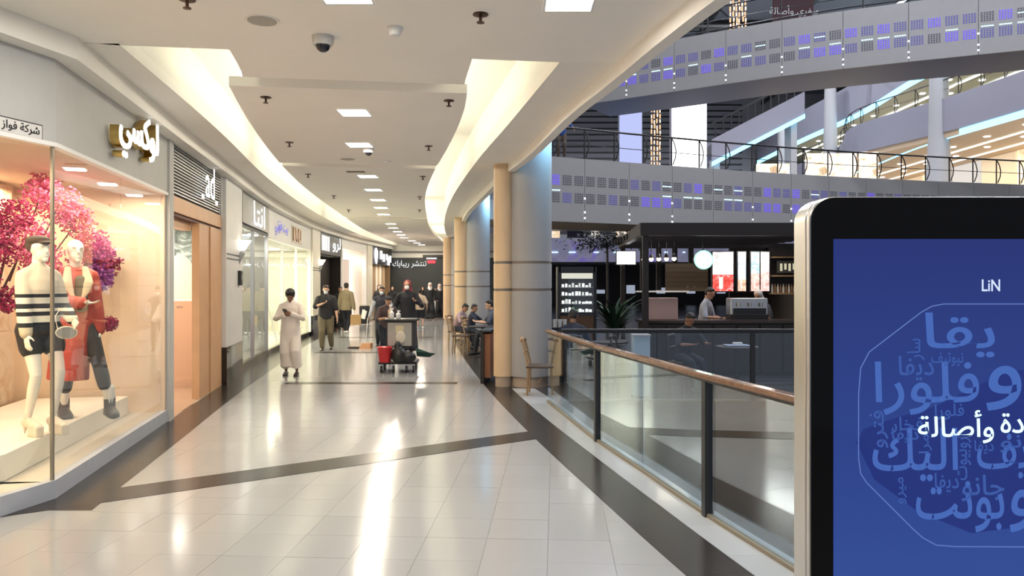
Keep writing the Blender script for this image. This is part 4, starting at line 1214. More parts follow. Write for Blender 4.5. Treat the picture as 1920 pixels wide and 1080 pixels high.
tw.build('branches', BR_, fl_)
PK = [mat('petal_crimson', (.34, .014, .08), .7), mat('petal_pink', (.66, .13, .24), .7), mat('petal_violet', (.40, .12, .42), .7)]
for kind, nm in ((0, 'crimson_blossom'), (1, 'pink_blossom'), (2, 'violet_blossom')):
    mb = MB()
    for c in cl:
        if c[4] != kind: continue
        for _ in range(int(2300 * c[3])):
            v = Vector((random.gauss(0, 1), random.gauss(0, 1), random.gauss(0, 1))).normalized() * c[3] * random.uniform(.45, 1.05)
            p = Vector(c[:3]) + v
            a, b = Vector((random.gauss(0, 1), random.gauss(0, 1), random.gauss(0, 1))).normalized(), Vector((random.gauss(0, 1), random.gauss(0, 1), random.gauss(0, 1)))
            b = (b - a * a.dot(b)).normalized(); n = a.cross(b); s_ = random.uniform(.015, .028)
            mb.add([p - a * s_, p - b * s_ * .7 + n * .006, p + a * s_, p + b * s_ * .7 + n * .006, p + n * -.008], [(0, 1, 4), (1, 2, 4), (2, 3, 4), (3, 0, 4)])
    o = mb.build(nm, PK[kind], fl_); o['kind'] = 'stuff'
# small display goods inside shop 3
for i, (y, z, lb) in enumerate([(15.25, .14, 'pink cloth draped over a stool in the grey green window'), ]):
    p = wp(y, -.45)
    t = thing('draped_stool', lb, 'stool', (p.x, p.y, .13))
    for dx, dy in ((-.12, -.12), (.12, -.12), (.12, .12), (-.12, .12)):
        MB().cyl((dx, dy, 0), (dx * .7, dy * .7, .5), .015, n=6).build('leg', WHITE, t)
    MB().lathe([(.16, .5), (.17, .53), (.02, .54)], n=14).build('seat', WHITE, t)
    MB().lathe([(.26, .05), (.24, .2), (.21, .36), (.19, .55), (.12, .72), (.06, .82)], n=14, sx=.8).build('pink_cloth', PINK, t, True)
for i, (y, o_, lb) in enumerate([(16.1, -.5, 'white tripod easel in the grey green window'), (21.4, -.6, 'pale display rack inside the glaring cream window')]):
    p = wp(y, o_)
    t = thing('display_rack', lb, 'rack', (p.x, p.y, .1), .2)
    for a in (0, 2.1, 4.2):
        MB().cyl((.3 * math.cos(a), .3 * math.sin(a), 0), (0, 0, 1.2 if i else .9), .018, n=6).build('leg', WHITE, t)
    MB().bx(-.02, .02, -.5, .5, 1.1 if i else .8, 1.14 if i else .84).build('rail', WHITE, t)

# ------------------------------------------------------------------ cleaning cart
ct = thing('cleaning_cart', 'grey cleaning cart with red bucket and black bag', 'cart', (-2.28, 15.2, 0), .03)
MB().bx(-.40, .36, -.30, .30, .17, .22).build('base', BLACK, ct, bevel=.01)
MB().bx(-.25, .32, -.22, .28, .50, 1.02).build('cabinet', mat('cart_dark', (.03, .03, .032), .5), ct, bevel=.01)
MB().bx(-.22, .26, -.236, -.22, .53, 1.0).build('front_panel', mat('cart_grey', (.36, .35, .32), .5), ct, bevel=.006)
MB().bx(-.06, .10, -.246, -.236, .80, .94).build('notice', mat('notice_cream', (.62, .55, .36), .6), ct)
MB().ell((.04, -.245, .70), (.10, .012, .13)).build('emblem', mat('emblem_pale', (.60, .56, .46), .6), ct, True)
MB().bx(-.29, .36, -.28, .30, 1.02, 1.07).build('tray', BLACK, ct, bevel=.01)
for dx in (-.2, .22):
    MB().bx(dx - .02, dx + .02, -.02, .02, .22, .5).build('upright', BLACK, ct)
for dx, dy in ((-.34, -.24), (-.10, -.24), (.30, -.24), (.16, -.24), (-.34, .24), (.30, .24)):
    w = MB().cyl((dx - .02, dy, .07), (dx + .02, dy, .07), .07, n=16).build('wheel', BLACK, ct, True)
    MB().bx(dx - .03, dx + .03, dy - .015, dy + .015, .07, .18).build('fork', STEEL, w)
mb = MB().lathe([(.11, .22), (.15, .50), (.16, .52), (.15, .53), (.13, .52)], (-.26, -.36, 0), 18)
mb.build('bucket', mat('bucket_red', (.50, .02, .025), .35), ct, True)
mb = MB(); mb.ell((.02, -.38, .36), (.16, .12, .17)); mb.ell((.0, -.36, .52), (.08, .08, .12)); mb.ell((.20, -.36, .32), (.17, .10, .12))
mb.build('black_bag', mat('bag_black', (.012, .012, .012), .35), ct, voxel=.018)
mb = MB().add([(.34, -.26, .50), (.62, -.28, .40), (.74, -.26, .38), (.62, -.2, .30), (.36, -.2, .32), (.36, -.3, .42)], [(0, 1, 5), (1, 3, 4, 5), (1, 2, 3), (0, 5, 4), (0, 4, 3, 1)])
mb.build('green_cloth', mat('cloth_green', (.012, .05, .035), .8), ct)
for x, y, h_, m, lb in [(-.17, 0, .20, WHITEG, 'white'), (-.05, .1, .15, WHITE, 'pale'), (-.22, .14, .26, mat('bottle_tan', (.5, .35, .25), .4), 'tan')]:
    b = thing('spray_bottle', '%s cleaning bottle standing on the cart tray' % lb, 'bottle', (-2.28 + x, 15.2 + y, 1.071))
    MB().lathe([(.045, 0), (.05, .02), (.05, h_ * .6), (.02, h_ * .75), (.018, h_ * .9)], n=12).build('bottle_body', m, b, True)
    MB().bx(-.02, .04, -.012, .012, h_ * .9, h_ * 1.08).build('nozzle', WHITE, b)

# bin farther along
bn = thing('litter_bin', 'black litter bin with small white label beside the open shop', 'bin', (-6.52, 33.0, 0))
MB().lathe([(.24, 0), (.26, .05), (.27, .72), (.25, .78)], n=4, a0=math.pi / 4, a1=math.pi * 2.25).build('bin_body', BLACK, bn)
MB().bx(-.06, .06, -.205, -.195, .5, .62).build('label', WHITE, bn)

# ------------------------------------------------------------------ cafe chairs and tables
def chair(label, x, y, rz, m=TANWOOD, group=None, loc_only=False):
    t = thing('cafe_chair', label, 'chair', (x, y, 0), rz, group)
    for sx in (-1, 1):
        MB().tube([(sx * .19, .19, 0), (sx * .19, .17, .45), (sx * .185, .22, .70), (sx * .17, .27, .90)], [.016, .02, .019, .015], 8).build('leg', m, t, True)
        MB().tube([(sx * .20, -.21, 0), (sx * .19, -.18, .44)], [.015, .02], 8).build('leg', m, t, True)
    MB().box((0, -.01, .455), (.43, .43, .035)).build('seat', mat('seat_dark', (.06, .035, .02), .5), t, bevel=.012)
    MB().tube([(-.19, .265, .87), (0, .29, .90), (.19, .265, .87)], .035, 8).build('back_rail', m, t, True)
    MB().tube([(-.18, .23, .68), (0, .25, .70), (.18, .23, .68)], .02, 8).build('back_rail', m, t, True)
    MB().box((0, -.0, .22), (.38, .02, .025)).build('stretcher', m, t)
    return t
def table(label, x, y, r=.35, h_=.74):
    t = thing('cafe_table', label, 'table', (x, y, 0))
    MB().lathe([(r - .02, h_ - .03), (r, h_ - .02), (r, h_), (.01, h_ + .001)], n=24).build('table_top', DWOOD, t, True)
    MB().cyl((0, 0, .03), (0, 0, h_ - .03), .03, n=12).build('pedestal', BLACK, t, True)
    MB().lathe([(.22, 0), (.22, .02), (.05, .04)], n=20).build('foot', BLACK, t, True)
    return t
chair('brown wooden cafe chair beside the large column and railing end', .45, 12.05, 1.45)
chair('wooden cafe chair under the person in the pink jacket', -1.50, 20.6, 1.2)
chair('wooden cafe chair under the boy in dark blue', -1.02, 19.6, 1.35)
chair('wooden cafe chair behind the large column', -.52, 18.9, -1.4)
chair('empty wooden cafe chair beside the dark border past the partition', -1.30, 19.0, 1.5)
table('dark round cafe table in front of the boy in dark blue', -.72, 18.2)
table('dark round cafe table near the pink jacket', -1.1, 21.4)
pt = thing('partition', 'low dark wooden partition standing against the large column', 'partition', (-.46, 13.75, 0), -.1)
MB().bx(-.06, .0, -.45, .45, 0, .92).build('dark_panel', DWOOD, pt); MB().bx(.0, .11, -.40, .42, .1, .88).build('brown_panel', mat('partition_brown', (.20, .08, .035), .5), pt)
MB().bx(-.08, .13, -.47, .47, .92, .95).build('top_rail', BLACK, pt)
# ------------------------------------------------------------------ digital totem by the railing
X0, X1, YF, ZT = 1.036, 2.03, 2.6, 2.10
TT = thing('digital_totem', 'large black digital display totem with steel frame and blue screen', 'display', ((X0 + X1) / 2, YF, 0))
def rrect(x0, x1, z0, z1, r, n=8):
    p = []
    for cx_, cz_, a0 in ((x1 - r, z1 - r, 0), (x0 + r, z1 - r, math.pi / 2), (x0 + r, z0 + r, math.pi), (x1 - r, z0 + r, 1.5 * math.pi)):
        for i in range(n + 1):
            a = a0 + math.pi / 2 * i / n
            p.append((cx_ + r * math.cos(a), cz_ + r * math.sin(a)))
    return p
hw = (X1 - X0) / 2
def plate(name, poly, y0, y1, m, parent, bevel=0):
    n = len(poly)
    vs = [(x, y0, z) for x, z in poly] + [(x, y1, z) for x, z in poly]
    return MB().add(vs, [tuple(range(n))[::-1], tuple(range(n, 2 * n))] + [(i, (i + 1) % n, n + (i + 1) % n, n + i) for i in range(n)]).build(name, m, parent, True, bevel)
plate('steel_frame', rrect(-hw, hw, .05, ZT, .085), .035, .15, CHROME, TT, .008)
plate('frame_seam', rrect(-hw + .004, hw - .004, .054, ZT - .004, .083), .028, .036, BLACK, TT)
plate('front_frame', rrect(-hw, hw, .05, ZT, .085), .004, .029, CHROME, TT, .004)
plate('black_bezel', rrect(-hw + .006, hw - .006, .056, ZT - .004, .08), -.002, .01, mat('bezel_black', (.004, .004, .005), .06, spec=.12), TT)
MB().bx(-hw + .1, hw - .1, .0, .15, 0, .05).build('foot', BLACK, TT)
SX0, SX1, SZ0, SZ1 = -hw + .082, hw - .082, .22, 1.952
SC = bpy.data.materials.new('screen_blue'); SC.use_nodes = True
nt = SC.node_tree; b = nt.nodes['Principled BSDF']
tc = nt.nodes.new('ShaderNodeTexCoord'); sp = nt.nodes.new('ShaderNodeSeparateXYZ')
n1 = nt.nodes.new('ShaderNodeTexNoise'); n1.inputs['Scale'].default_value = 1.6; n1.inputs['Detail'].default_value = 1
cr = nt.nodes.new('ShaderNodeValToRGB'); mr = nt.nodes.new('ShaderNodeMapRange'); mr.inputs[1].default_value = .2; mr.inputs[2].default_value = 1.95
e = cr.color_ramp.elements; e[0].color = (.028, .075, .26, 1); e[1].color = (.012, .022, .13, 1); x_ = e.new(.45); x_.color = (.018, .045, .21, 1)
nt.links.new(tc.outputs['Object'], sp.inputs[0]); nt.links.new(sp.outputs[2], mr.inputs[0]); nt.links.new(mr.outputs[0], cr.inputs[0])
nt.links.new(cr.outputs[0], b.inputs['Emission Color']); b.inputs['Emission Strength'].default_value = 1.0
b.inputs['Base Color'].default_value = (.005, .006, .012, 1); b.inputs['Roughness'].default_value = .05; b.inputs['Specular IOR Level'].default_value = .25
MB().bx(SX0, SX1, -.004, .002, SZ0, SZ1).build('screen', SC, TT)
def emis(name, c, s=1.0):
    m = mat(name, (.004, .004, .006), .05, emit=c, es=s, spec=.25)
    return m
SHAPE = emis('screen_dark_shape', (.010, .022, .145)); WORD = emis('screen_word', (.045, .105, .36)); WORD2 = emis('screen_word_small', (.032, .075, .28)); LINEM = emis('screen_line', (.09, .15, .40)); HEADW = emis('screen_headline', (.62, .92, .97), 1.15)
SCR = bpy.data.objects['screen']
def spx(px, py):
    return (((px - 960) / FPX * (YF - .006)) - (X0 + X1) / 2, 1.8 - (py - 530) / FPX * (YF - .006))
def sflat(name, pix, m, y=-.0050):
    poly = [spx(*p) for p in pix]
    area2 = sum(poly[i][0] * poly[(i + 1) % len(poly)][1] - poly[(i + 1) % len(poly)][0] * poly[i][1] for i in range(len(poly)))
    if area2 < 0: poly = poly[::-1]
    return plate(name, poly, y, y + .0004, m, SCR)
RX = SX1 - .004
rxp = 960 + (RX + (X0 + X1) / 2) / (YF - .006) * FPX
sflat('dark_shape', [(1606, 830), (1620, 805), (1660, 790), (1760, 760), (1880, 700), (1940, 690), (rxp, 720), (rxp, 960), (1900, 990), (1822, 1000), (1722, 960), (1640, 900)], SHAPE)
outl = [(1980, 570), (1770, 570), (1748, 574), (1728, 585), (1630, 660), (1614, 690), (1610, 740), (1610, 860), (1614, 888), (1625, 905), (1712, 992), (1730, 1008), (1755, 1022), (1790, 1025), (1980, 1026)]
outl = [p for p in outl if p[0] < rxp] ; outl = [(rxp - 4, 570)] + outl + [(rxp - 4, 1026)]
for p, q in zip(outl[:-1], outl[1:]):
    a, c = Vector(spx(*p)), Vector(spx(*q)); d = (c - a).normalized(); n = Vector((-d.y, d.x)) * .0018
    plate('outline_segment', [tuple(a - n), tuple(c - n), tuple(c + n), tuple(a + n)], -.0056, -.0052, LINEM, SCR)
def sword(s, cx_, cy_, h_, m, w=None, rot=0, name='screen_word', y=-.0062):
    p = spx(cx_, cy_)
    size = h_ / FPX * YF * 1.15
    xd = (1, 0, 0) if not rot else (0, 0, 1); up_ = (0, 0, 1) if not rot else (-1, 0, 0)
    o_ = write(name, s, size, (p[0], y, p[1]), xd, m, SCR, up=up_, ext=.0003, bold=size * .010, fit=w / FPX * YF if w else None, fith=h_ / FPX * YF if not rot and w else None)
    return o_
sword('يقا', 1800, 628, 84, WORD, 130); sword('فلورا', 1738, 728, 100, WORD, 195); sword('و', 1882, 728, 84, WORD, 66)
sword('اليك', 1716, 852, 100, WORD, 160); sword('يف', 1880, 855, 84, WORD, 96); sword('بونت', 1800, 950, 96, WORD, 165); sword('و', 1915, 958, 80, WORD, 44)
sword('ديفا', 1718, 690, 46, WORD2, 66); sword('نيوتيف', 1776, 674, 26, WORD2, 60); sword('فلورا', 1780, 772, 30, WORD2, 55); sword('فخار', 1700, 798, 32, WORD2, 60); sword('ديفا', 1697, 816, 28, WORD2, 50)
sword('جانو', 1843, 915, 50, WORD2, 80); sword('ديفا', 1775, 905, 36, WORD2, 45); sword('ديفا', 1845, 838, 26, WORD2, 36); sword('نو', 1895, 832, 32, WORD2, 40)
sword('فترو', 1648, 805, 32, WORD2, 70, 1); sword('روبيوت', 1808, 860, 30, WORD2, 80, 1); sword('سار', 1717, 655, 30, WORD2, 40, 1); sword('ميرو', 1692, 920, 24, WORD2, 50, 1); sword('مرا', 1735, 832, 22, WORD2, 36, 1)
sword('وأصالة', 1792, 800, 62, HEADW, 142, name='headline', y=-.0072); sword('ريادة', 1922, 798, 52, HEADW, 92, name='headline', y=-.0072)
sword('LiN', 1858, 535, 22, emis('screen_mark', (.55, .65, .85)), 34, name='screen_mark')

# ------------------------------------------------------------------ atrium: bridges and galleries
LAV = mat('lavender_panel', (.30, .295, .36), .5)
FASC = mat('fascia_grey', (.37, .36, .355), .45, noise=.02, nscale=3)
HOLE = mat('grille_hole', (.10, .10, .13), .6)
VIO1 = mat('grille_violet_dim', (.10, .10, .2), .6, emit=(.10, .08, .75), es=.25)
VIO2 = mat('grille_violet', (.10, .10, .2), .6, emit=(.13, .06, 1.0), es=.75)
CYDASH = glow('led_cyan', (.45, .85, 1), 3.2)
def grille_mesh(m):
    mb = MB(); s_ = .36; p_ = s_ / 5
    for i in range(5):
        for j in range(5):
            mb.box((-s_ / 2 + (i + .5) * p_, -.002, -s_ / 2 + (j + .5) * p_), (p_ * .62, .006, p_ * .62))
    return withmat(mb.mesh('grille'), m)
GR = [grille_mesh(HOLE), grille_mesh(VIO1), grille_mesh(VIO2)]
dash = MB()
for i in range(5):
    dash.box((-.16 + .08 * i, -.006, 0), (.055, .01, .028))
dash = withmat(dash.mesh('led_dash'), CYDASH)
dot = withmat(MB().box((0, -.008, 0), (.05, .012, .05)).mesh('led_dot'), glow('led_white', (.8, .85, 1), 4))
def polyline(path, step):
    P = [Vector(p) for p in path]
    seg = [(P[i + 1] - P[i]).length for i in range(len(P) - 1)]
    tot = sum(seg); n = int(round(tot / step)); out = []
    for k in range(n + 1):
        d = tot * k / n; i = 0
        while i < len(seg) - 1 and d > seg[i]:
            d -= seg[i]; i += 1
        out.append(P[i].lerp(P[i + 1], min(d / seg[i], 1)))
    return out
def smoothp(path, n=6):
    f = curve(path) if path[0][0] < path[-1][0] else None
    xs = np.linspace(path[0][0], path[-1][0], n * len(path))
    return [(float(x), f(float(x))) for x in xs]
def bridge(name, label, path, z0, z1, depth, plen, rows, blue, soffit):
    t = thing(name, label, None, kind='structure')
    pts = polyline(smoothp(path), plen)
    back = []
    for i, p in enumerate(pts):
        d = (pts[min(i + 1, len(pts) - 1)] - pts[max(i - 1, 0)]).normalized(); back.append(p + Vector((-d.y, d.x)) * depth)
    MB().slab([p + (b_ - p).normalized() * .08 for p, b_ in zip(pts, back)], back, z0 + .02, z1 - .02).build('deck', soffit, t)
    for i in range(len(pts) - 1):
        a, c = pts[i], pts[i + 1]; d = (c - a).normalized(); n = Vector((-d.y, d.x)); an = math.atan2(d.y, d.x); L = (c - a).length
        a2 = a + d * .008; c2 = c - d * .008
        pn = MB().prism([a2, c2, c2 + n * .07, a2 + n * .07], z0, z1).build('fascia_panel', FASC, t)
        for k in range(4):
            q = a + d * L * (k + .5) / 4
            for r_, z in enumerate(rows):
                u = random.random(); bl = blue(q.x)
                m = 2 if u < bl * .35 else 1 if u < bl else 0
                place('grille', GR[m], (q.x - n.x * .002, q.y - n.y * .002, z), pn, (0, 0, an), (L / 1.85, 1, 1))
            if random.random() < blue(q.x) * .75:
                place('led_dash', dash, (q.x, q.y, rows[1] + .24), pn, (0, 0, an))
            if random.random() < blue(q.x) * .35:
                place('led_dash', dash, (q.x, q.y, rows[0] + .0), pn, (0, 0, an))
        if random.random() < blue(a.x) + .1:
            for z in (z0 + .15, z0 + .35, rows[1]):
                place('led_dot', dot, (a.x, a.y, z), pn, (0, 0, an))
    return t, pts
random.seed(11)
PA = [(-.9, 24.55), (1.36, 25.4), (4.36, 26.8), (10.96, 29.5), (17, 31.4), (23.5, 33.0)]
bA, ptsA = bridge('gallery_bridge', 'grey upper gallery with perforated panels behind the coffee kiosk', PA, 3.89, 6.10, 3.6, 1.85, (5.32, 4.72), lambda x: .08 if x < 4 else .35 if x < 8 else .55, mat('soffit_tan', (.26, .22, .18), .7))
PB = [(3.2, 34.2), (6.3, 32.2), (10.9, 29.3), (15.4, 27.2), (22, 24.6), (27, 22.8)]
bB, ptsB = bridge('gallery_bridge', 'high lit bridge with violet lights crossing the atrium', PB, 9.95, 12.15, 3.0, 2.2, (11.28, 10.70), lambda x: .75, mat('soffit_blue', (.085, .095, .18), .5))
def gallery_rail(label, pts, z, step, curved=True, h_=1.05):
    t = thing('balcony_railing', label, 'railing')
    P3 = [(p.x, p.y, z + h_) for p in pts]
    MB().tube(P3, .035, 8).build('top_rail', BLACK, t, True)
    MB().tube([(p[0], p[1], z + h_ * .48) for p in P3], .014, 6).build('middle_rail', BLACK, t, True)
    mb = MB().cyl((0, 0, 0), (0, 0, h_), .028, n=6)
    if curved:
        mb.tube([(.04, -.03, .05), (.13, -.05, .3), (.15, -.06, .55), (.10, -.05, .8), (.02, -.02, 1.0)], .022, 6)
    me = withmat(mb.mesh('baluster'), BLACK)
    for p in polyline([tuple(q) for q in pts], step):
        place('baluster', me, (p.x, p.y, z), t)
    return t
gallery_rail('black railing with curved balusters on the upper gallery', [p + Vector((0, .1)) for p in ptsA], 6.10, 1.25)
gallery_rail('black railing on top of the high lit bridge', [p + Vector((0, .1)) for p in ptsB], 12.15, 2.8, False)
gallery_rail('black railing on the far edge of the high lit bridge', [p + Vector((1.3, 2.5)) for p in ptsB], 12.15, 2.8, False)

# gallery on the far side with lavender fronts, cyan light strips and lit soffits
CY = glow('cyan_strip', (.22, .68, 1.0), 2.6)
gx = curve([(22, 26.0), (30, 25.4), (36, 25.0), (44, 24.4), (55, 25.3), (64, 25.0), (76, 25.0)])
def gallery(label, z0, z1, soff_m, y0=33, y1=76):
    t = thing('gallery_level', label, None, kind='structure')
    yy = rng(y0, y1, 1.2)
    bulge = lambda y: gx(y) - (2.2 * math.exp(-((y - 50) / 5.5) ** 2) if z0 < 11 else 0)
    A = [(bulge(y), y) for y in yy]; B = [(40, y) for y in yy]
    MB().slab(A, [(a + .15, y) for a, y in A], z0 + .35, z1).build('front_panel', LAV, t, True)
    MB().slab([(a + .10, y) for a, y in A], B, z0 + .02, z1 - .3).build('deck', soff_m, t)
    MB().slab([(gx(y) - .05, y) for y in yy], [(gx(y) + .12, y) for y in yy], z0, z0 + .32).build('light_strip', CY, t)
    return t
SO1 = mat('soffit_warm', (.58, .44, .30), .6); SO2 = mat('soffit_green_grey', (.34, .38, .36), .5)
gallery('lavender gallery storey with cyan light strip over warm shops', 9.9, 12.15, SO1)
gallery('higher lavender gallery storey with cyan light strip and grey green soffit', 13.9, 16.6, SO2)
gallery_rail('black railing on the lavender gallery at the far side', [Vector((gx(y) - (2.2 * math.exp(-((y - 50) / 5.5) ** 2)) + .1, y)) for y in rng(33, 74, 1.5)], 12.15, 1.6)
gw = thing('wall_gallery', 'warm lit shop wall at the back of the far gallery', None, kind='structure')
WARM = veined('warm_shopfront', [(.3, (.55, .35, .2)), (.45, (1, .78, .5)), (.6, (1, .9, .75)), (.72, (.6, .42, .32))], .8, .5, .6, emit=.7)
for k, y in enumerate(np.arange(32, 74, 3.5)):
    MB().bx(31, 31.3, y, y + 3.3, 6.0, 9.9).build('shopfront', [WARM, mat('shop_cream', (.75, .62, .45), .6, emit=(1, .8, .55), es=.35), glow('pale_shopfront', (1, .92, .85), .6)][k % 3], gw)
MB().bx(33, 33.3, 32, 76, 12.1, 13.9).build('upper_wall', mat('upper_wall', (.4, .42, .42), .6), gw)
MB().bx(22, 40, 33, 76, 5.8, 6.05).build('gallery_floor', FASC, gw)
dl = withmat(MB().lathe([(.16, -.01), (.17, 0), (.17, .01)], n=12).mesh('downlight_disc'), glow('soffit_lamp', (1, .97, .9), 7))
for z, nm, cols in ((9.9, 'warm', (26.4, 28.4)), (13.9, 'grey green', (26.2, 28, 29.8))):
    for x in cols:
        for y in np.arange(35, 72, 3.2):
            o = place('soffit_downlight', dl, (x + random.uniform(-.1, .1), float(y), z - .01))
            tag(o, 'round white downlight in the %s gallery soffit' % nm, 'downlight', 'downlights in the %s soffit' % nm)
for z, x, nm in ((9.89, 27.4, 'warm'), (9.89, 29.6, 'warm'), (13.88, 27.1, 'grey green'), (13.88, 29.0, 'grey green')):
    o = MB().bx(x - .09, x + .09, 34, 74, z - .03, z).build('linear_light', glow('linear_white', (1, .97, .88), 2.5))
    tag(o, 'long white light line %s in the %s gallery soffit' % ('nearer the edge' if x < 28 else 'deeper', nm), 'light')
for y in (36, 46, 56, 66):
    area('gallery_light', (28.2, y, 9.7), 2, 160, (1, .84, .62), sy=8)
    area('gallery_light', (28.2, y, 13.7), 2, 120, (.9, 1, .95), sy=8)
for i, y in enumerate((42.5, 57, 67)):
    t = thing('column', ['tapered grey gallery column nearest the display totem', 'tapered grey gallery column in the middle of the far side', 'most distant tapered grey gallery column'][i], None, (24.3, y, 6.0), kind='structure')
    MB().lathe([(.75, 0), (.55, 4), (.42, 10.6)], n=14).build('shaft', GREY, t, True)
    MB().lathe([(.85, 0), (.85, .3)], n=14).build('base', GREY, t, True)

# escalator flank climbing behind the lightbox
es = thing('escalator', 'lavender sided escalator with black rail behind the white lightbox', 'escalator', (13.4, 50, 9.9))
def incl(name, x0, x1, za0, za1, zb0, zb1, y0, y1, m):
    vs = [(x0, y0, za0), (x1, y0, zb0), (x1, y0, zb1), (x0, y0, za1), (x0, y1, za0), (x1, y1, zb0), (x1, y1, zb1), (x0, y1, za1)]
    return MB().add(vs, [(0, 1, 2, 3), (7, 6, 5, 4), (0, 4, 5, 1), (1, 5, 6, 2), (2, 6, 7, 3), (3, 7, 4, 0)]).build(name, m, es)
incl('side_panel', 0, 6.2, 0, 1.5, 3.2, 4.7, 0, .2, LAV)
incl('side_panel', 0, 6.2, 0, 1.5, 3.2, 4.7, 1.6, 1.8, LAV)
incl('step_band', 0, 6.2, .6, 1.2, 3.8, 4.4, .2, 1.6, DGREY)
incl('handrail', 0, 6.2, 2.5, 2.62, 5.7, 5.82, 0, .12, BLACK)
for i in range(12):
    x = .2 + .53 * i
    MB().bx(x, x + .07, .02, .09, 1.5 + .516 * x, 2.55 + .516 * x).build('baluster', BLACK, es)
MB().bx(.2, .6, .3, 1.5, -3.9, .3).build('support', GREY, es); MB().bx(5.4, 5.8, .3, 1.5, -3.9, 3).build('support', GREY, es)
incl('light_edge', 0, 6.2, -.3, 0, 2.9, 3.2, -.05, .1, CY)

# hanging light boxes, copper light columns, dark red sign
def lightbox(label, x0, x1, y, z0, z1, m, side=LAV):
    t = thing('hanging_lightbox', label, 'lightbox', ((x0 + x1) / 2, y, z0))
    w = (x1 - x0) / 2; h_ = z1 - z0
    MB().bx(-w, w, 0, .5, 0, h_).build('case', side, t); MB().bx(-w + .03, w - .03, -.02, .0, .03, h_ - .03).build('lit_face', m, t)
    for dx in (-w + .2, w - .2):
        MB().cyl((dx, .25, h_), (dx, .25, 21.5 - z0), .02, n=6).build('cable', BLACK, t)
lightbox('bright white hanging lightbox behind the upper gallery railing', 9.6, 11.75, 45, 8.6, 12.8, glow('lightbox_white', (1, 1, 1), 2.6))
lightbox('dim lavender blue hanging lightbox beside the copper lights', 6.45, 7.85, 45, 8.6, 12.5, glow('lightbox_lavender', (.50, .56, .95), .75))
COP = glow('copper_light', (1, .50, .25), 1.1)
def copper(label, x, y, z0, z1, n):
    t = thing('copper_light_column', label, 'light column', (x, y, z0))
    for i in range(n):
        for j in range(int((z1 - z0) / .32)):
            MB_ = COPM[(i + j) % 2]
            place('copper_rod', MB_, (i * .17 - n * .085, random.uniform(-.1, .1), j * .32 + random.uniform(0, .08)), t)
COPM = [withmat(MB().box((0, 0, .13), (.075, .075, .26)).mesh('copper_rod'), COP), withmat(MB().box((0, 0, .12), (.06, .06, .2)).mesh('copper_rod'), glow('copper_bright', (1, .72, .5), 1.9))]
copper('copper coloured hanging light cluster between the lightboxes', 8.75, 45, 8.8, 12.6, 4)
copper('copper coloured hanging light cluster above the high bridge', 12.8, 42, 14.5, 18.6, 6)
rs = thing('red_signboard', 'dark red signboard with white script above the high bridge', 'sign', (14.9, 39.5, 15.4))
MB().bx(-1.05, 1.05, 0, .2, 0, 2.4).build('board', mat('sign_red', (.045, .005, .010), .6), rs)
write('script', 'بيفري وأصالة', .5, (0, -.02, .75), (1, 0, 0), mat('script_white', (.7, .68, .66), .5), rs, ext=.005)

# far end of the atrium and its roof
fe = thing('wall_far', 'ribbed grey wall closing the far end of the atrium', None, kind='structure')
MB().bx(-6, 40, 78, 78.4, 0, 24).build('wall_plane', mat('far_wall', (.30, .30, .33), .6), fe)
for i in range(22):
    MB().bx(-4, 24, 77.85, 78, 8.5 + .62 * i, 8.62 + .62 * i).build('rib', BLACK, fe)
rf = thing('ceiling_atrium', 'dark atrium roof with steel beams', None, kind='structure')
MB().bx(-12, 42, -6, 80, 21.5, 21.8).build('roof_plane', mat('roof_dark', (.20, .22, .26), .7), rf)
for i in range(9):
    MB().bx(-2, 42, 14 + 7 * i, 14.3 + 7 * i, 20.7, 21.5).build('beam', BLACK, rf)
for i in range(6):
    MB().bx(2 + 6 * i, 2.25 + 6 * i, 10, 78, 20.4, 20.7).build('beam', BLACK, rf)
wr_ = MB().bx(40, 40.4, -6, 80, -5.2, 21.8).build('wall_right', mat('far_wall', (.30, .30, .33), .6)); tag(wr_, 'grey outer wall on the far side of the atrium', kind='structure')
FLD = glow('added_flood_white', (.85, .92, 1), 9)
for i in range(3):  # roof lamps added to light the atrium
    for j in range(6):
        x, y = 6.8 + 9 * i, 8.9 + 10.5 * j
        t = thing('added_flood_lamp', 'added square flood lamp under the atrium roof', 'lamp', (x, y, 21.399), 0, 'added roof flood lamps')
        MB().bx(-.5, .5, -.5, .5, 0, .1).build('housing', BLACK, t); MB().bx(-.45, .45, -.45, .45, -.02, 0).build('lit_face', FLD, t)
        area('added_flood_beam', (0, 0, -.05), .9, 760, (.88, .91, 1), parent=t)
# lit glimpses of far shops on the upper storey and the farther gallery front
ff = thing('far_gallery', 'distant violet lit gallery front across the atrium', None, kind='structure')
FV = veined('violet_front', [(.35, (.26, .26, .40)), (.55, (.34, .34, .50)), (.7, (.28, .20, .75))], .9, .5, .5, emit=.35)
MB().bx(-2, 30, 56, 56.4, 3.35, 5.1).build('front_panel', FV, ff)
MB().bx(-2, 30, 56, 62, 3.2, 3.35).build('soffit', DGREY, ff)
MB().bx(-2, 30, 62, 62.3, 0, 3.2).build('dark_shops', mat('far_dark', (.02, .02, .025), .5), ff)
random.seed(5)
for i in range(14):
    x = .5 + 1.9 * i
    MB().bx(x, x + random.uniform(.6, 1.5), 58, 58.3, 5.3, 6.0 + random.uniform(0, .6)).build('lit_shop', [glow('pale_shopfront', (1, .92, .85), .6), WARM, mat('far_shop_dark', (.08, .08, .1), .6)][i % 3], ff)
for i in range(16):
    x = 1 + 1.7 * i + random.uniform(-.3, .3)
    MB().bx(x, x + random.uniform(.1, .5), 55.95, 56, 4.05, 4.11).build('led_dash', CYDASH, ff)
for i in range(10):
    x = 2 + 2.5 * i
    MB().bx(x, x + .7, 61.9, 62, .9, 1.0 + random.uniform(.2, .7)).build('far_shelf', glow('far_shelf_glow', (.7, .8, 1), .35), ff)
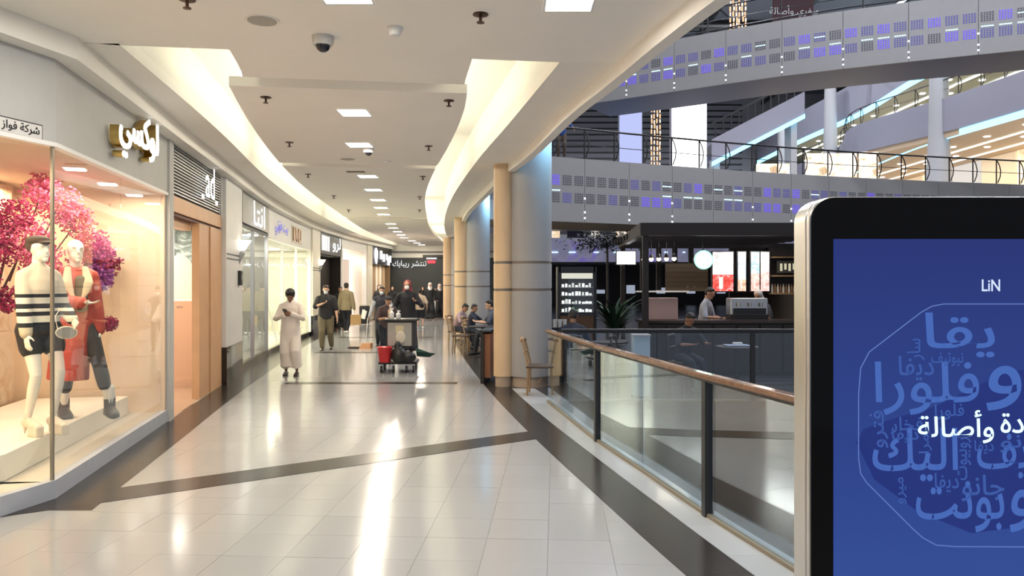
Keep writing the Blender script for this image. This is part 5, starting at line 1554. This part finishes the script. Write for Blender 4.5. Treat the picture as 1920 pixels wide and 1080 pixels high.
# second storey backdrop seen through the upper railing
for i, (x, w, z, h_, m) in enumerate([(3.0, 2.2, 6.2, 1.0, 'g'), (5.2, 2.0, 6.2, 1.3, 'b'), (13.5, 2.0, 6.1, 1.5, 'w'), (16.4, 3, 6.1, 1.9, 'w'), (19.6, 1.2, 6.1, 2.0, 'w'), (12, 1.2, 6.1, .9, 'p'), (18.9, .8, 6.1, 1.2, 'p')]):
    y = 40 + .4 * i
    t = thing('upper_shop_stand', ['grey', 'blue', 'cream', 'wide cream', 'tall cream', 'pale', 'narrow pale'][i] + ' stall behind the upper gallery railing', 'stall', (x, y, 6.0))
    m = dict(g=GREY, b=mat('stall_blue_glow', (.05, .16, .34), .4, emit=(.05, .3, .7), es=.4), w=veined('stall_goods_glow', [(.3, (.35, .22, .12)), (.45, (.9, .72, .48)), (.55, (1, .9, .72)), (.7, (.55, .3, .2))], 2.2, .5, .6, emit=.75), p=glow('pale_shopfront', (1, .92, .85), .6))[m]  # shop light put into most stall colours as emission
    MB().bx(0, w, 0, .8, 0, h_ * .6).build('counter', m, t); MB().bx(.1, w - .1, .6, .8, h_ * .6, h_ * 1.6).build('back_board', m, t)
MB().bx(-2, 24, 37, 62, 5.8, 6.0).build('floor_upper', FASC)
tag(bpy.data.objects['floor_upper'], 'grey floor of the upper storey behind the gallery', kind='structure')
t = person('person in blue leaning on the upper gallery railing', 1.72, 26.05, 0, z=6.1)
J = skeleton(1.68, lhand=(.42, -.2, 1.0), rhand=(-.42, -.2, 1.0), lean=.2); full_body(J, t, SKIN['tan'], .02); shirt(J, t, mat('shirt_blue', (.03, .10, .38), .8), .02, .9); trousers(J, t, mat('trousers_tan', (.12, .09, .07), .8), .02); hair(J, t, vox=.018)

# ------------------------------------------------------------------ coffee kiosk
KX0, KX1, KY0, KY1, KZ = 2.45, 6.6, 14.0, 19.6, 2.92
kk = thing('coffee_kiosk', 'dark timber coffee kiosk with flat slatted roof', 'kiosk', (KX0, KY0, 0))
w, dp = KX1 - KX0, KY1 - KY0
sk = .39
for (x, y) in ((.06, .06), (w - .06, .06), (sk + .06, dp - .06), (w - .06, dp - .06), (w - .35, .06)):
    MB().bx(x - .055, x + .055, y - .055, y + .055, 0, KZ - .2).build('post', DWOOD, kk)
MB().bx(-.05, w + .1, -.05, .06, KZ - .24, KZ).build('front_beam', mat('kiosk_beam', (.016, .010, .008), .5), kk)
MB().prism([(-.05, .06), (.06, .06), (sk + .06, dp), (sk - .05, dp)], KZ - .22, KZ).build('side_beam', mat('kiosk_side', (.055, .042, .035), .5), kk)
MB().bx(sk, w + .1, dp - .1, dp, KZ - .22, KZ).build('rear_beam', DWOOD, kk)
for i in range(11):
    MB().bx(.1, w, .35 + .46 * i, .47 + .46 * i, KZ - .16, KZ - .04).build('roof_slat', DWOOD, kk)
MB().bx(w - .06, w + .1, .06, dp, 0, KZ - .22).build('side_wall', DWOOD, kk)
MB().bx(w - 1.0, w - .06, dp - .4, dp - .3, 0, KZ - .22).build('rear_wall', DWOOD, kk)
for i in range(4):
    MB().bx(sk + .5 + .42 * i, sk + .62 + .42 * i, dp - .2, dp - .1, 1.6, KZ - .2).build('hanging_slat', DWOOD, kk)
t = thing('service_counter', 'dark wooden service counter of the coffee kiosk', 'counter', (KX0, KY0, 0))
MB().bx(.1, 3.7, .5, 1.1, 0, 1.02).build('counter_body', DWOOD, t); MB().bx(.05, 3.75, .42, 1.15, 1.02, 1.07).build('counter_top', mat('counter_top', (.06, .04, .03), .2), t)
for i in range(8):
    MB().bx(.12 + .45 * i, .52 + .45 * i, .47, .5, .06, .98).build('counter_panel', mat('counter_panel', (.022, .013, .009), .45), t)
tag(MB().bx(2.62, 3.28, 14.75, 15.0, 1.07, 1.50).build('pastry_case', mat('case_pink', (.46, .30, .26), .5), bevel=.01), 'dusty pink pastry case on the kiosk counter', 'pastry case')
tag(MB().bx(2.6, 3.7, 15.6, 15.75, 1.60, 1.63).build('service_shelf', WHITE), 'thin pale shelf above the pastry case', 'shelf')
bd = thing('wooden_board', 'brown plank board hanging behind the round emblem', 'board', (3.62, 17.6, 1.6))
for i in range(6):
    MB().bx(0, 1.0, 0, .03, .11 * i, .11 * i + .105).build('plank', mat('board_brown', (.17, .12, .075), .6, rnd=.15), bd)
em = thing('round_sign', 'glowing round white and green emblem hanging in the kiosk', 'sign', (3.86, 15.05, 2.26))
def disc(name, r0, r1, y, m, a0=0, a1=2 * math.pi, n=32):
    mb = MB(); vs = []; fs = []
    for i in range(n + 1):
        a = a0 + (a1 - a0) * i / n
        for r in (r0, r1):
            for yy_ in (y, y + .012):
                vs.append((r * math.cos(a), yy_, r * math.sin(a)))
    for i in range(n):
        o_ = 4 * i
        fs += [(o_, o_ + 4, o_ + 6, o_ + 2), (o_ + 1, o_ + 3, o_ + 7, o_ + 5), (o_, o_ + 1, o_ + 5, o_ + 4), (o_ + 2, o_ + 6, o_ + 7, o_ + 3)]
    return mb.add(vs, fs).build(name, m, em)
MB().cyl((0, 0, 0), (0, .1, 0), .19, n=32).build('case', BLACK, em)
disc('green_ring', .165, .192, -.012, glow('emblem_green', (.30, .85, .62), 1.6))
disc('white_face', .0, .165, -.012, glow('emblem_white', (.92, 1, .97), 3.2))
for x, z in ((-.09, 0), (.09, 0), (0, -.09)):
    MB().bx(x - .012, x + .012, -.02, -.012, z - .03, z + .03).build('pale_mark', glow('emblem_green', (.30, .85, .62), 1.6), em)
MB().bx(-.01, .01, .04, .06, .19, .46).build('hanger', BLACK, em)
for i in range(5):
    t = thing('pendant_lamp', 'small glowing pendant bulb over the kiosk counter', 'lamp', (2.72 + .13 * i, 15.4 - .12 * i, 2.72), 0, 'pendant bulbs in the kiosk')
    MB().cyl((0, 0, -.36), (0, 0, 0), .005, n=6).build('cord', BLACK, t)
    MB().lathe([(.05, -.42), (.03, -.36), (.012, -.33)], n=10).build('cap', BLACK, t)
    MB().ell((0, 0, -.44), .045).build('bulb', glow('bulb_warm', (1, .78, .58), 9), t, True)
area('kiosk_light', (3.3, 15.4, 2.6), .6, 9, (1, .80, .6))
area('kiosk_light', (5.1, 15.6, 2.6), .6, 9, (1, .85, .7))
# menu light boxes
MEN = [('red and white menu lightbox', 4.30, .44, 16.0, [(.0, .42, (.85, .08, .06)), (.42, 1, (1, .96, .94))]), ('narrow blue grey menu lightbox', 4.84, .17, 16.0, [(0, .3, (.75, .45, .32)), (.3, 1, (.55, .68, .80))]),
       ('blue and pink menu lightbox', 5.12, .18, 16.0, [(0, .45, (.80, .45, .38)), (.45, 1, (.40, .62, .75))]), ('cream and pink menu lightbox', 5.33, .18, 16.0, [(0, .5, (.85, .50, .45)), (.5, 1, (.95, .90, .80))])]
for lb, x, wd_, y, bands in MEN:
    t = thing('menu_lightbox', lb + ' above the kiosk bar', 'menu board', (x, y, 1.62))
    MB().bx(-.02, wd_ + .02, 0, .08, -.02, .86).build('case', BLACK, t)
    for k_, (a, c, col) in enumerate(bands):
        MB().bx(0, wd_, -.01, 0, .84 * a, .84 * c).build('printed_panel', veined('menu_%s_%d' % (lb[:9].replace(' ', ''), k_), [(.35, tuple(.55 * v for v in col)), (.5, col), (.65, tuple(min(1, .3 + .7 * v) for v in col))], 9, .3, 1.5, emit=.75), t)
    MB().bx(wd_ * .3, wd_ * .5, -.014, -.01, .05, .3).build('cup_print', glow('menu_cup', (.9, .75, .7), 1.0), t)
sh = thing('wall_shelf', 'dark wall shelf with pale goods by the kiosk side wall', 'shelf', (5.58, 16.0, 1.55))
MB().bx(0, .62, .2, .24, 0, 1.1).build('shelf_back', DWOOD, sh)
for z in (.0, .38, .78):
    MB().bx(0, .62, 0, .24, z, z + .03).build('shelf_board', TANWOOD, sh)
MB().bx(.1, .55, -.01, .01, .46, .72).build('price_board', mat('chalk_board', (.05, .05, .045), .6), sh)
for i in range(4):
    MB().bx(.16 + .09 * i, .21 + .09 * i, -.015, -.01, .50 + .03 * (i % 2), .66).build('chalk_mark', glow('chalk_glow', (.8, .75, .5), .6), sh)  # chalk strokes brightened by a glow of their own
random.seed(3)
for i in range(9):
    x = 5.62 + .06 * i
    o = MB().lathe([(.022, 0), (.025, .02), (.025, .12), (.012, .16), (.012, .19)], n=8).build('bottle', [mat('bottle_pale', (.6, .56, .48), .3), mat('bottle_amber', (.22, .12, .05), .3)][i % 2], None, True)
    o.location = (x, 16.12, 1.58); tag(o, 'small bottle on the lowest kiosk shelf board', 'bottle', 'bottles on the kiosk shelf')
mc = thing('coffee_machine', 'steel coffee machine on the kiosk counter', 'coffee machine', (4.35, 14.85, 1.07))
MB().bx(0, .75, 0, .35, .08, .42).build('body', STEEL, mc, bevel=.02); MB().bx(.05, .70, -.02, .0, .1, .22).build('drip_area', BLACK, mc); MB().bx(0, .75, 0, .35, .0, .08).build('base', BLACK, mc)
for i in range(3):
    MB().cyl((.15 + .22 * i, -.05, .26), (.15 + .22 * i, -.05, .33), .03, n=8).build('group_head', STEEL, mc)
def barista(label, x, y, rz, sm_, h_=1.68, scarf=None):
    t = person(label, x, y, rz)
    J = skeleton(h_, lhand=(.18, -.32, 1.05), rhand=(-.15, -.34, 1.08), lean=.15, head_pitch=.25)
    full_body(J, t, SKIN['tan'], .018); shirt(J, t, sm_, .018, .8); trousers(J, t, mat('trousers_dark', (.012, .014, .022), .8), .018); shoes(J, t, BLACK, .018)
    (headscarf(J, t, scarf, .016, .2) if scarf else hair(J, t, vox=.016))
barista('barista in a pale grey shirt behind the kiosk counter', 4.0, 15.55, 1.0, mat('shirt_pale_grey', (.34, .36, .42), .8), 1.72)
barista('barista with pale cap bending at the end of the kiosk bar', 5.25, 15.75, -.8, mat('shirt_charcoal', (.06, .06, .07), .8), 1.66, mat('scarf_pale', (.55, .52, .50), .8))
seated('seated customer in dark clothes facing the display fridge', 1.05, 12.9, math.pi - .2, 1.68, mat('shirt_ink', (.012, .014, .03), .8), mat('trousers_dark', (.012, .014, .022), .8), (.2, -.35, .78), (-.15, -.38, .78), .2, .1, 'brown', vox=.018)
seated('seated customer in dark clothes beside the kiosk counter', 2.95, 12.7, .4, 1.62, mat('shirt_coal', (.02, .02, .024), .8), mat('trousers_dark', (.012, .014, .022), .8), (.2, -.35, .78), (-.15, -.38, .78), .25, .3, 'brown', vox=.018)
chair('dark cafe chair under the customer facing the display fridge', 1.05, 12.9, math.pi - .2, DWOOD)
chair('dark cafe chair under the customer beside the kiosk counter', 2.95, 12.7, .4, DWOOD)
chair('empty dark cafe chair near the pale blue bin', 1.95, 12.55, 1.2, DWOOD)
table('round dark cafe table by the far glass railing', 1.75, 13.45); table('round dark cafe table in front of the kiosk', 3.75, 12.45)
bb = thing('waste_bin', 'pale blue square bin behind the far glass railing', 'bin', (2.05, 11.9, 0))
MB().bx(-.13, .13, -.13, .13, 0, .95).build('bin_body', mat('bin_pale_blue', (.42, .55, .66), .5), bb, bevel=.01); MB().bx(-.14, .14, -.14, .14, .95, .98).build('lid', GREY, bb)
sg = thing('hanging_sign', 'small blank white lightbox sign under the kiosk roof edge', 'sign', (2.76, 17.4, 2.3))
MB().bx(-.02, .02, -.5, .5, 0, .34).build('case', BLACK, sg); MB().bx(-.22, .22, -.52, -.50, .02, .32).build('lit_face', glow('lightbox_white', (1, 1, 1), 2.6), sg); MB().bx(-.24, .24, -.50, -.44, 0, .34).build('frame', BLACK, sg)
sg.location = (2.72, 18.3, 2.22)

# display fridge
fr = thing('display_fridge', 'upright dark display fridge with lit shelves of food', 'fridge', (1.30, 14.9, 0))
MB().bx(-.36, .36, .3, .6, 0, 2.1).build('back', BLACK, fr)
for sx in (-1, 1):
    MB().bx(sx * .36 - .03, sx * .36 + .03, 0, .6, 0, 2.12).build('side', BLACK, fr)
MB().bx(-.36, .36, 0, .6, 2.0, 2.12).build('top', BLACK, fr); MB().bx(-.34, .34, 0, .55, 0, 1.14).build('wooden_base', mat('fridge_wood', (.12, .055, .025), .5), fr)
MB().bx(-.31, .31, -.01, .02, 1.88, 1.99).build('header_light', glow('fridge_header', (.62, .62, .52), .9), fr)
FG = [glow('food_glow_white', (.9, .95, .95), 1.1), glow('food_glow_pale', (.75, .80, .76), .8), glow('food_glow_green', (.25, .45, .2), .7), mat('food_dark', (.12, .10, .08), .6)]  # fridge light put into the food packs as glow
random.seed(9)
for r_ in range(4):
    z = 1.20 + .165 * r_
    sb = MB().bx(-.32, .32, .02, .3, z, z + .015).build('fridge_shelf', STEEL, fr)
    for c_ in range(9):
        x = -.30 + .068 * c_
        MB().bx(x, x + random.uniform(.03, .055), .03, .12, z + .016, z + random.uniform(.05, .11)).build('food_pack', random.choice(FG[:2] if r_ != 0 or c_ not in (3, 4) else FG[2:3]), fr)
MB().bx(-.33, .33, -.02, -.012, 1.15, 1.88).build('glass_door', SGLASS, fr)
dr = thing('drink_bottles', 'row of pale cups on a dark ledge beside the display fridge', 'cups', (.82, 14.2, .95))
for i in range(3):
    MB().lathe([(.03, 0), (.04, .14), (.042, .15)], n=10).build('cup', mat('cup_white', (.7, .7, .68), .4), dr, True).location = (.09 * i, 0, 0)
MB().bx(-.08, .3, -.1, .1, -.95, 0).build('ledge', BLACK, dr)
# potted plants in the coffee area
def plant(label, x, y, h_, n, m):
    t = thing('potted_plant', label, 'plant', (x, y, 0))
    MB().lathe([(.16, 0), (.22, .5), (.23, .52), (.2, .52)], n=16).build('pot', mat('pot_grey', (.20, .20, .20), .6), t, True)
    mb = MB()
    for i in range(n):
        a = random.uniform(0, 6.28); L = random.uniform(.5, 1) * h_; d = Vector((math.cos(a), math.sin(a), 0)); s_ = Vector((-d.y, d.x, 0))
        pts = [Vector((0, 0, .5)) + d * (L * .55 * u * u) + Vector((0, 0, L * (u * 1.15 - .45 * u * u))) for u in (0, .25, .5, .75, 1)]
        ws = (.01, .035, .045, .03, .003)
        vs = []
        for p, w_ in zip(pts, ws):
            vs += [p - s_ * w_, p + s_ * w_]
        mb.add(vs, [(2 * j, 2 * j + 1, 2 * j + 3, 2 * j + 2) for j in range(4)])
    o = mb.build('fronds', m, t, True); o['kind'] = 'stuff'
GRN = mat('leaf_green', (.012, .045, .016), .5)
plant('leafy green potted plant between the display fridge and kiosk', 2.12, 15.5, 1.5, 60, GRN)
plant('smaller green potted plant at the kiosk counter side', 2.35, 16.6, 1.1, 40, GRN)
ft = thing('slender_tree', 'slender dark tree with drooping foliage before the distant gallery', 'tree', (2.8, 22.0, 0))
MB().tube([(0, 0, 0), (.02, 0, 1.5), (0, 0, 3.2)], [.05, .04, .03], 8).build('trunk', DWOOD, ft)
mb = MB()
for i in range(700):
    p = Vector((random.gauss(-.1, .5), random.gauss(0, .3), random.uniform(2.85, 3.35) - abs(random.gauss(0, .1))))
    a = Vector((random.gauss(0, 1), random.gauss(0, 1), random.gauss(0, .6))).normalized() * .09; b_ = Vector((-a.y, a.x, .02)) * .4
    mb.add([p - a, p + b_, p + a, p - b_], [(0, 1, 2, 3)])
o = mb.build('foliage', mat('leaf_dark', (.008, .012, .008), .6), ft); o['kind'] = 'stuff'
tr = thing('takeaway_tray', 'pale blue tray on the table in front of the kiosk', 'tray', (3.75, 12.45, .745))
MB().bx(-.2, .2, -.13, .13, 0, .02).build('tray_base', mat('tray_blue', (.35, .42, .60), .4), tr, bevel=.006); MB().bx(-.06, .08, -.05, .05, .02, .06).build('napkin', WHITE, tr)
# second-level hanging truss lines above the bridge
for i, (x0, x1, y, z) in enumerate([(3, 14, 46, 17.5), (5, 24, 52, 16.2)]):
    t = thing('roof_truss', ['nearer', 'farther'][i] + ' black steel truss under the atrium roof', 'truss', (x0, y, z))
    L = x1 - x0
    MB().bx(0, L, -.08, .08, 0, .16).build('lower_chord', BLACK, t); MB().bx(0, L, -.08, .08, 1.4, 1.56).build('upper_chord', BLACK, t)
    n = int(L / 1.5)
    for k_ in range(n):
        a = L * k_ / n; c = L * (k_ + 1) / n
        MB().cyl((a, 0, .1 if k_ % 2 else 1.45), (c, 0, 1.45 if k_ % 2 else .1), .05, n=6).build('brace', BLACK, t)
# cyan wash lamp on the near columns
area('column_wash', (.95, 12.75, 4.6), .35, 30, (.25, .65, 1), (0, math.radians(52), 0))
area('column_wash', (-.35, 23.4, 4.4), .3, 22, (.25, .65, 1), (0, math.radians(52), 0))
# ------------------------------------------------------------------ writing becomes mesh
bpy.context.view_layer.update()
dg = bpy.context.evaluated_depsgraph_get()
FITD = {o.name: (w, h) for o, w, h in FIT}
new = []
for o in FONTS:
    me = bpy.data.meshes.new_from_object(o.evaluated_get(dg))
    new.append((o, me))
for o, me in new:
    nm, par, ml = o.name, o.parent, o.matrix_local.copy()
    w, hh = FITD.get(nm, (None, None))
    bpy.data.objects.remove(o)
    q = bpy.data.objects.new(nm, me)
    COL.objects.link(q); q.parent = par
    if (w or hh) and len(me.vertices):
        co = np.zeros(len(me.vertices) * 3); me.vertices.foreach_get('co', co); co = co.reshape(-1, 3)
        e0 = co.min(0); e1 = co.max(0)
        sx = w / max(1e-6, e1[0] - e0[0]) if w else 1
        sy = hh / max(1e-6, e1[1] - e0[1]) if hh else 1
        co[:, 0] = (co[:, 0] - (e0[0] + e1[0]) / 2) * sx; co[:, 1] = (co[:, 1] - (e0[1] + e1[1]) / 2) * sy
        me.vertices.foreach_set('co', co.ravel()); me.update()
    q.matrix_local = ml
bpy.context.view_layer.update()
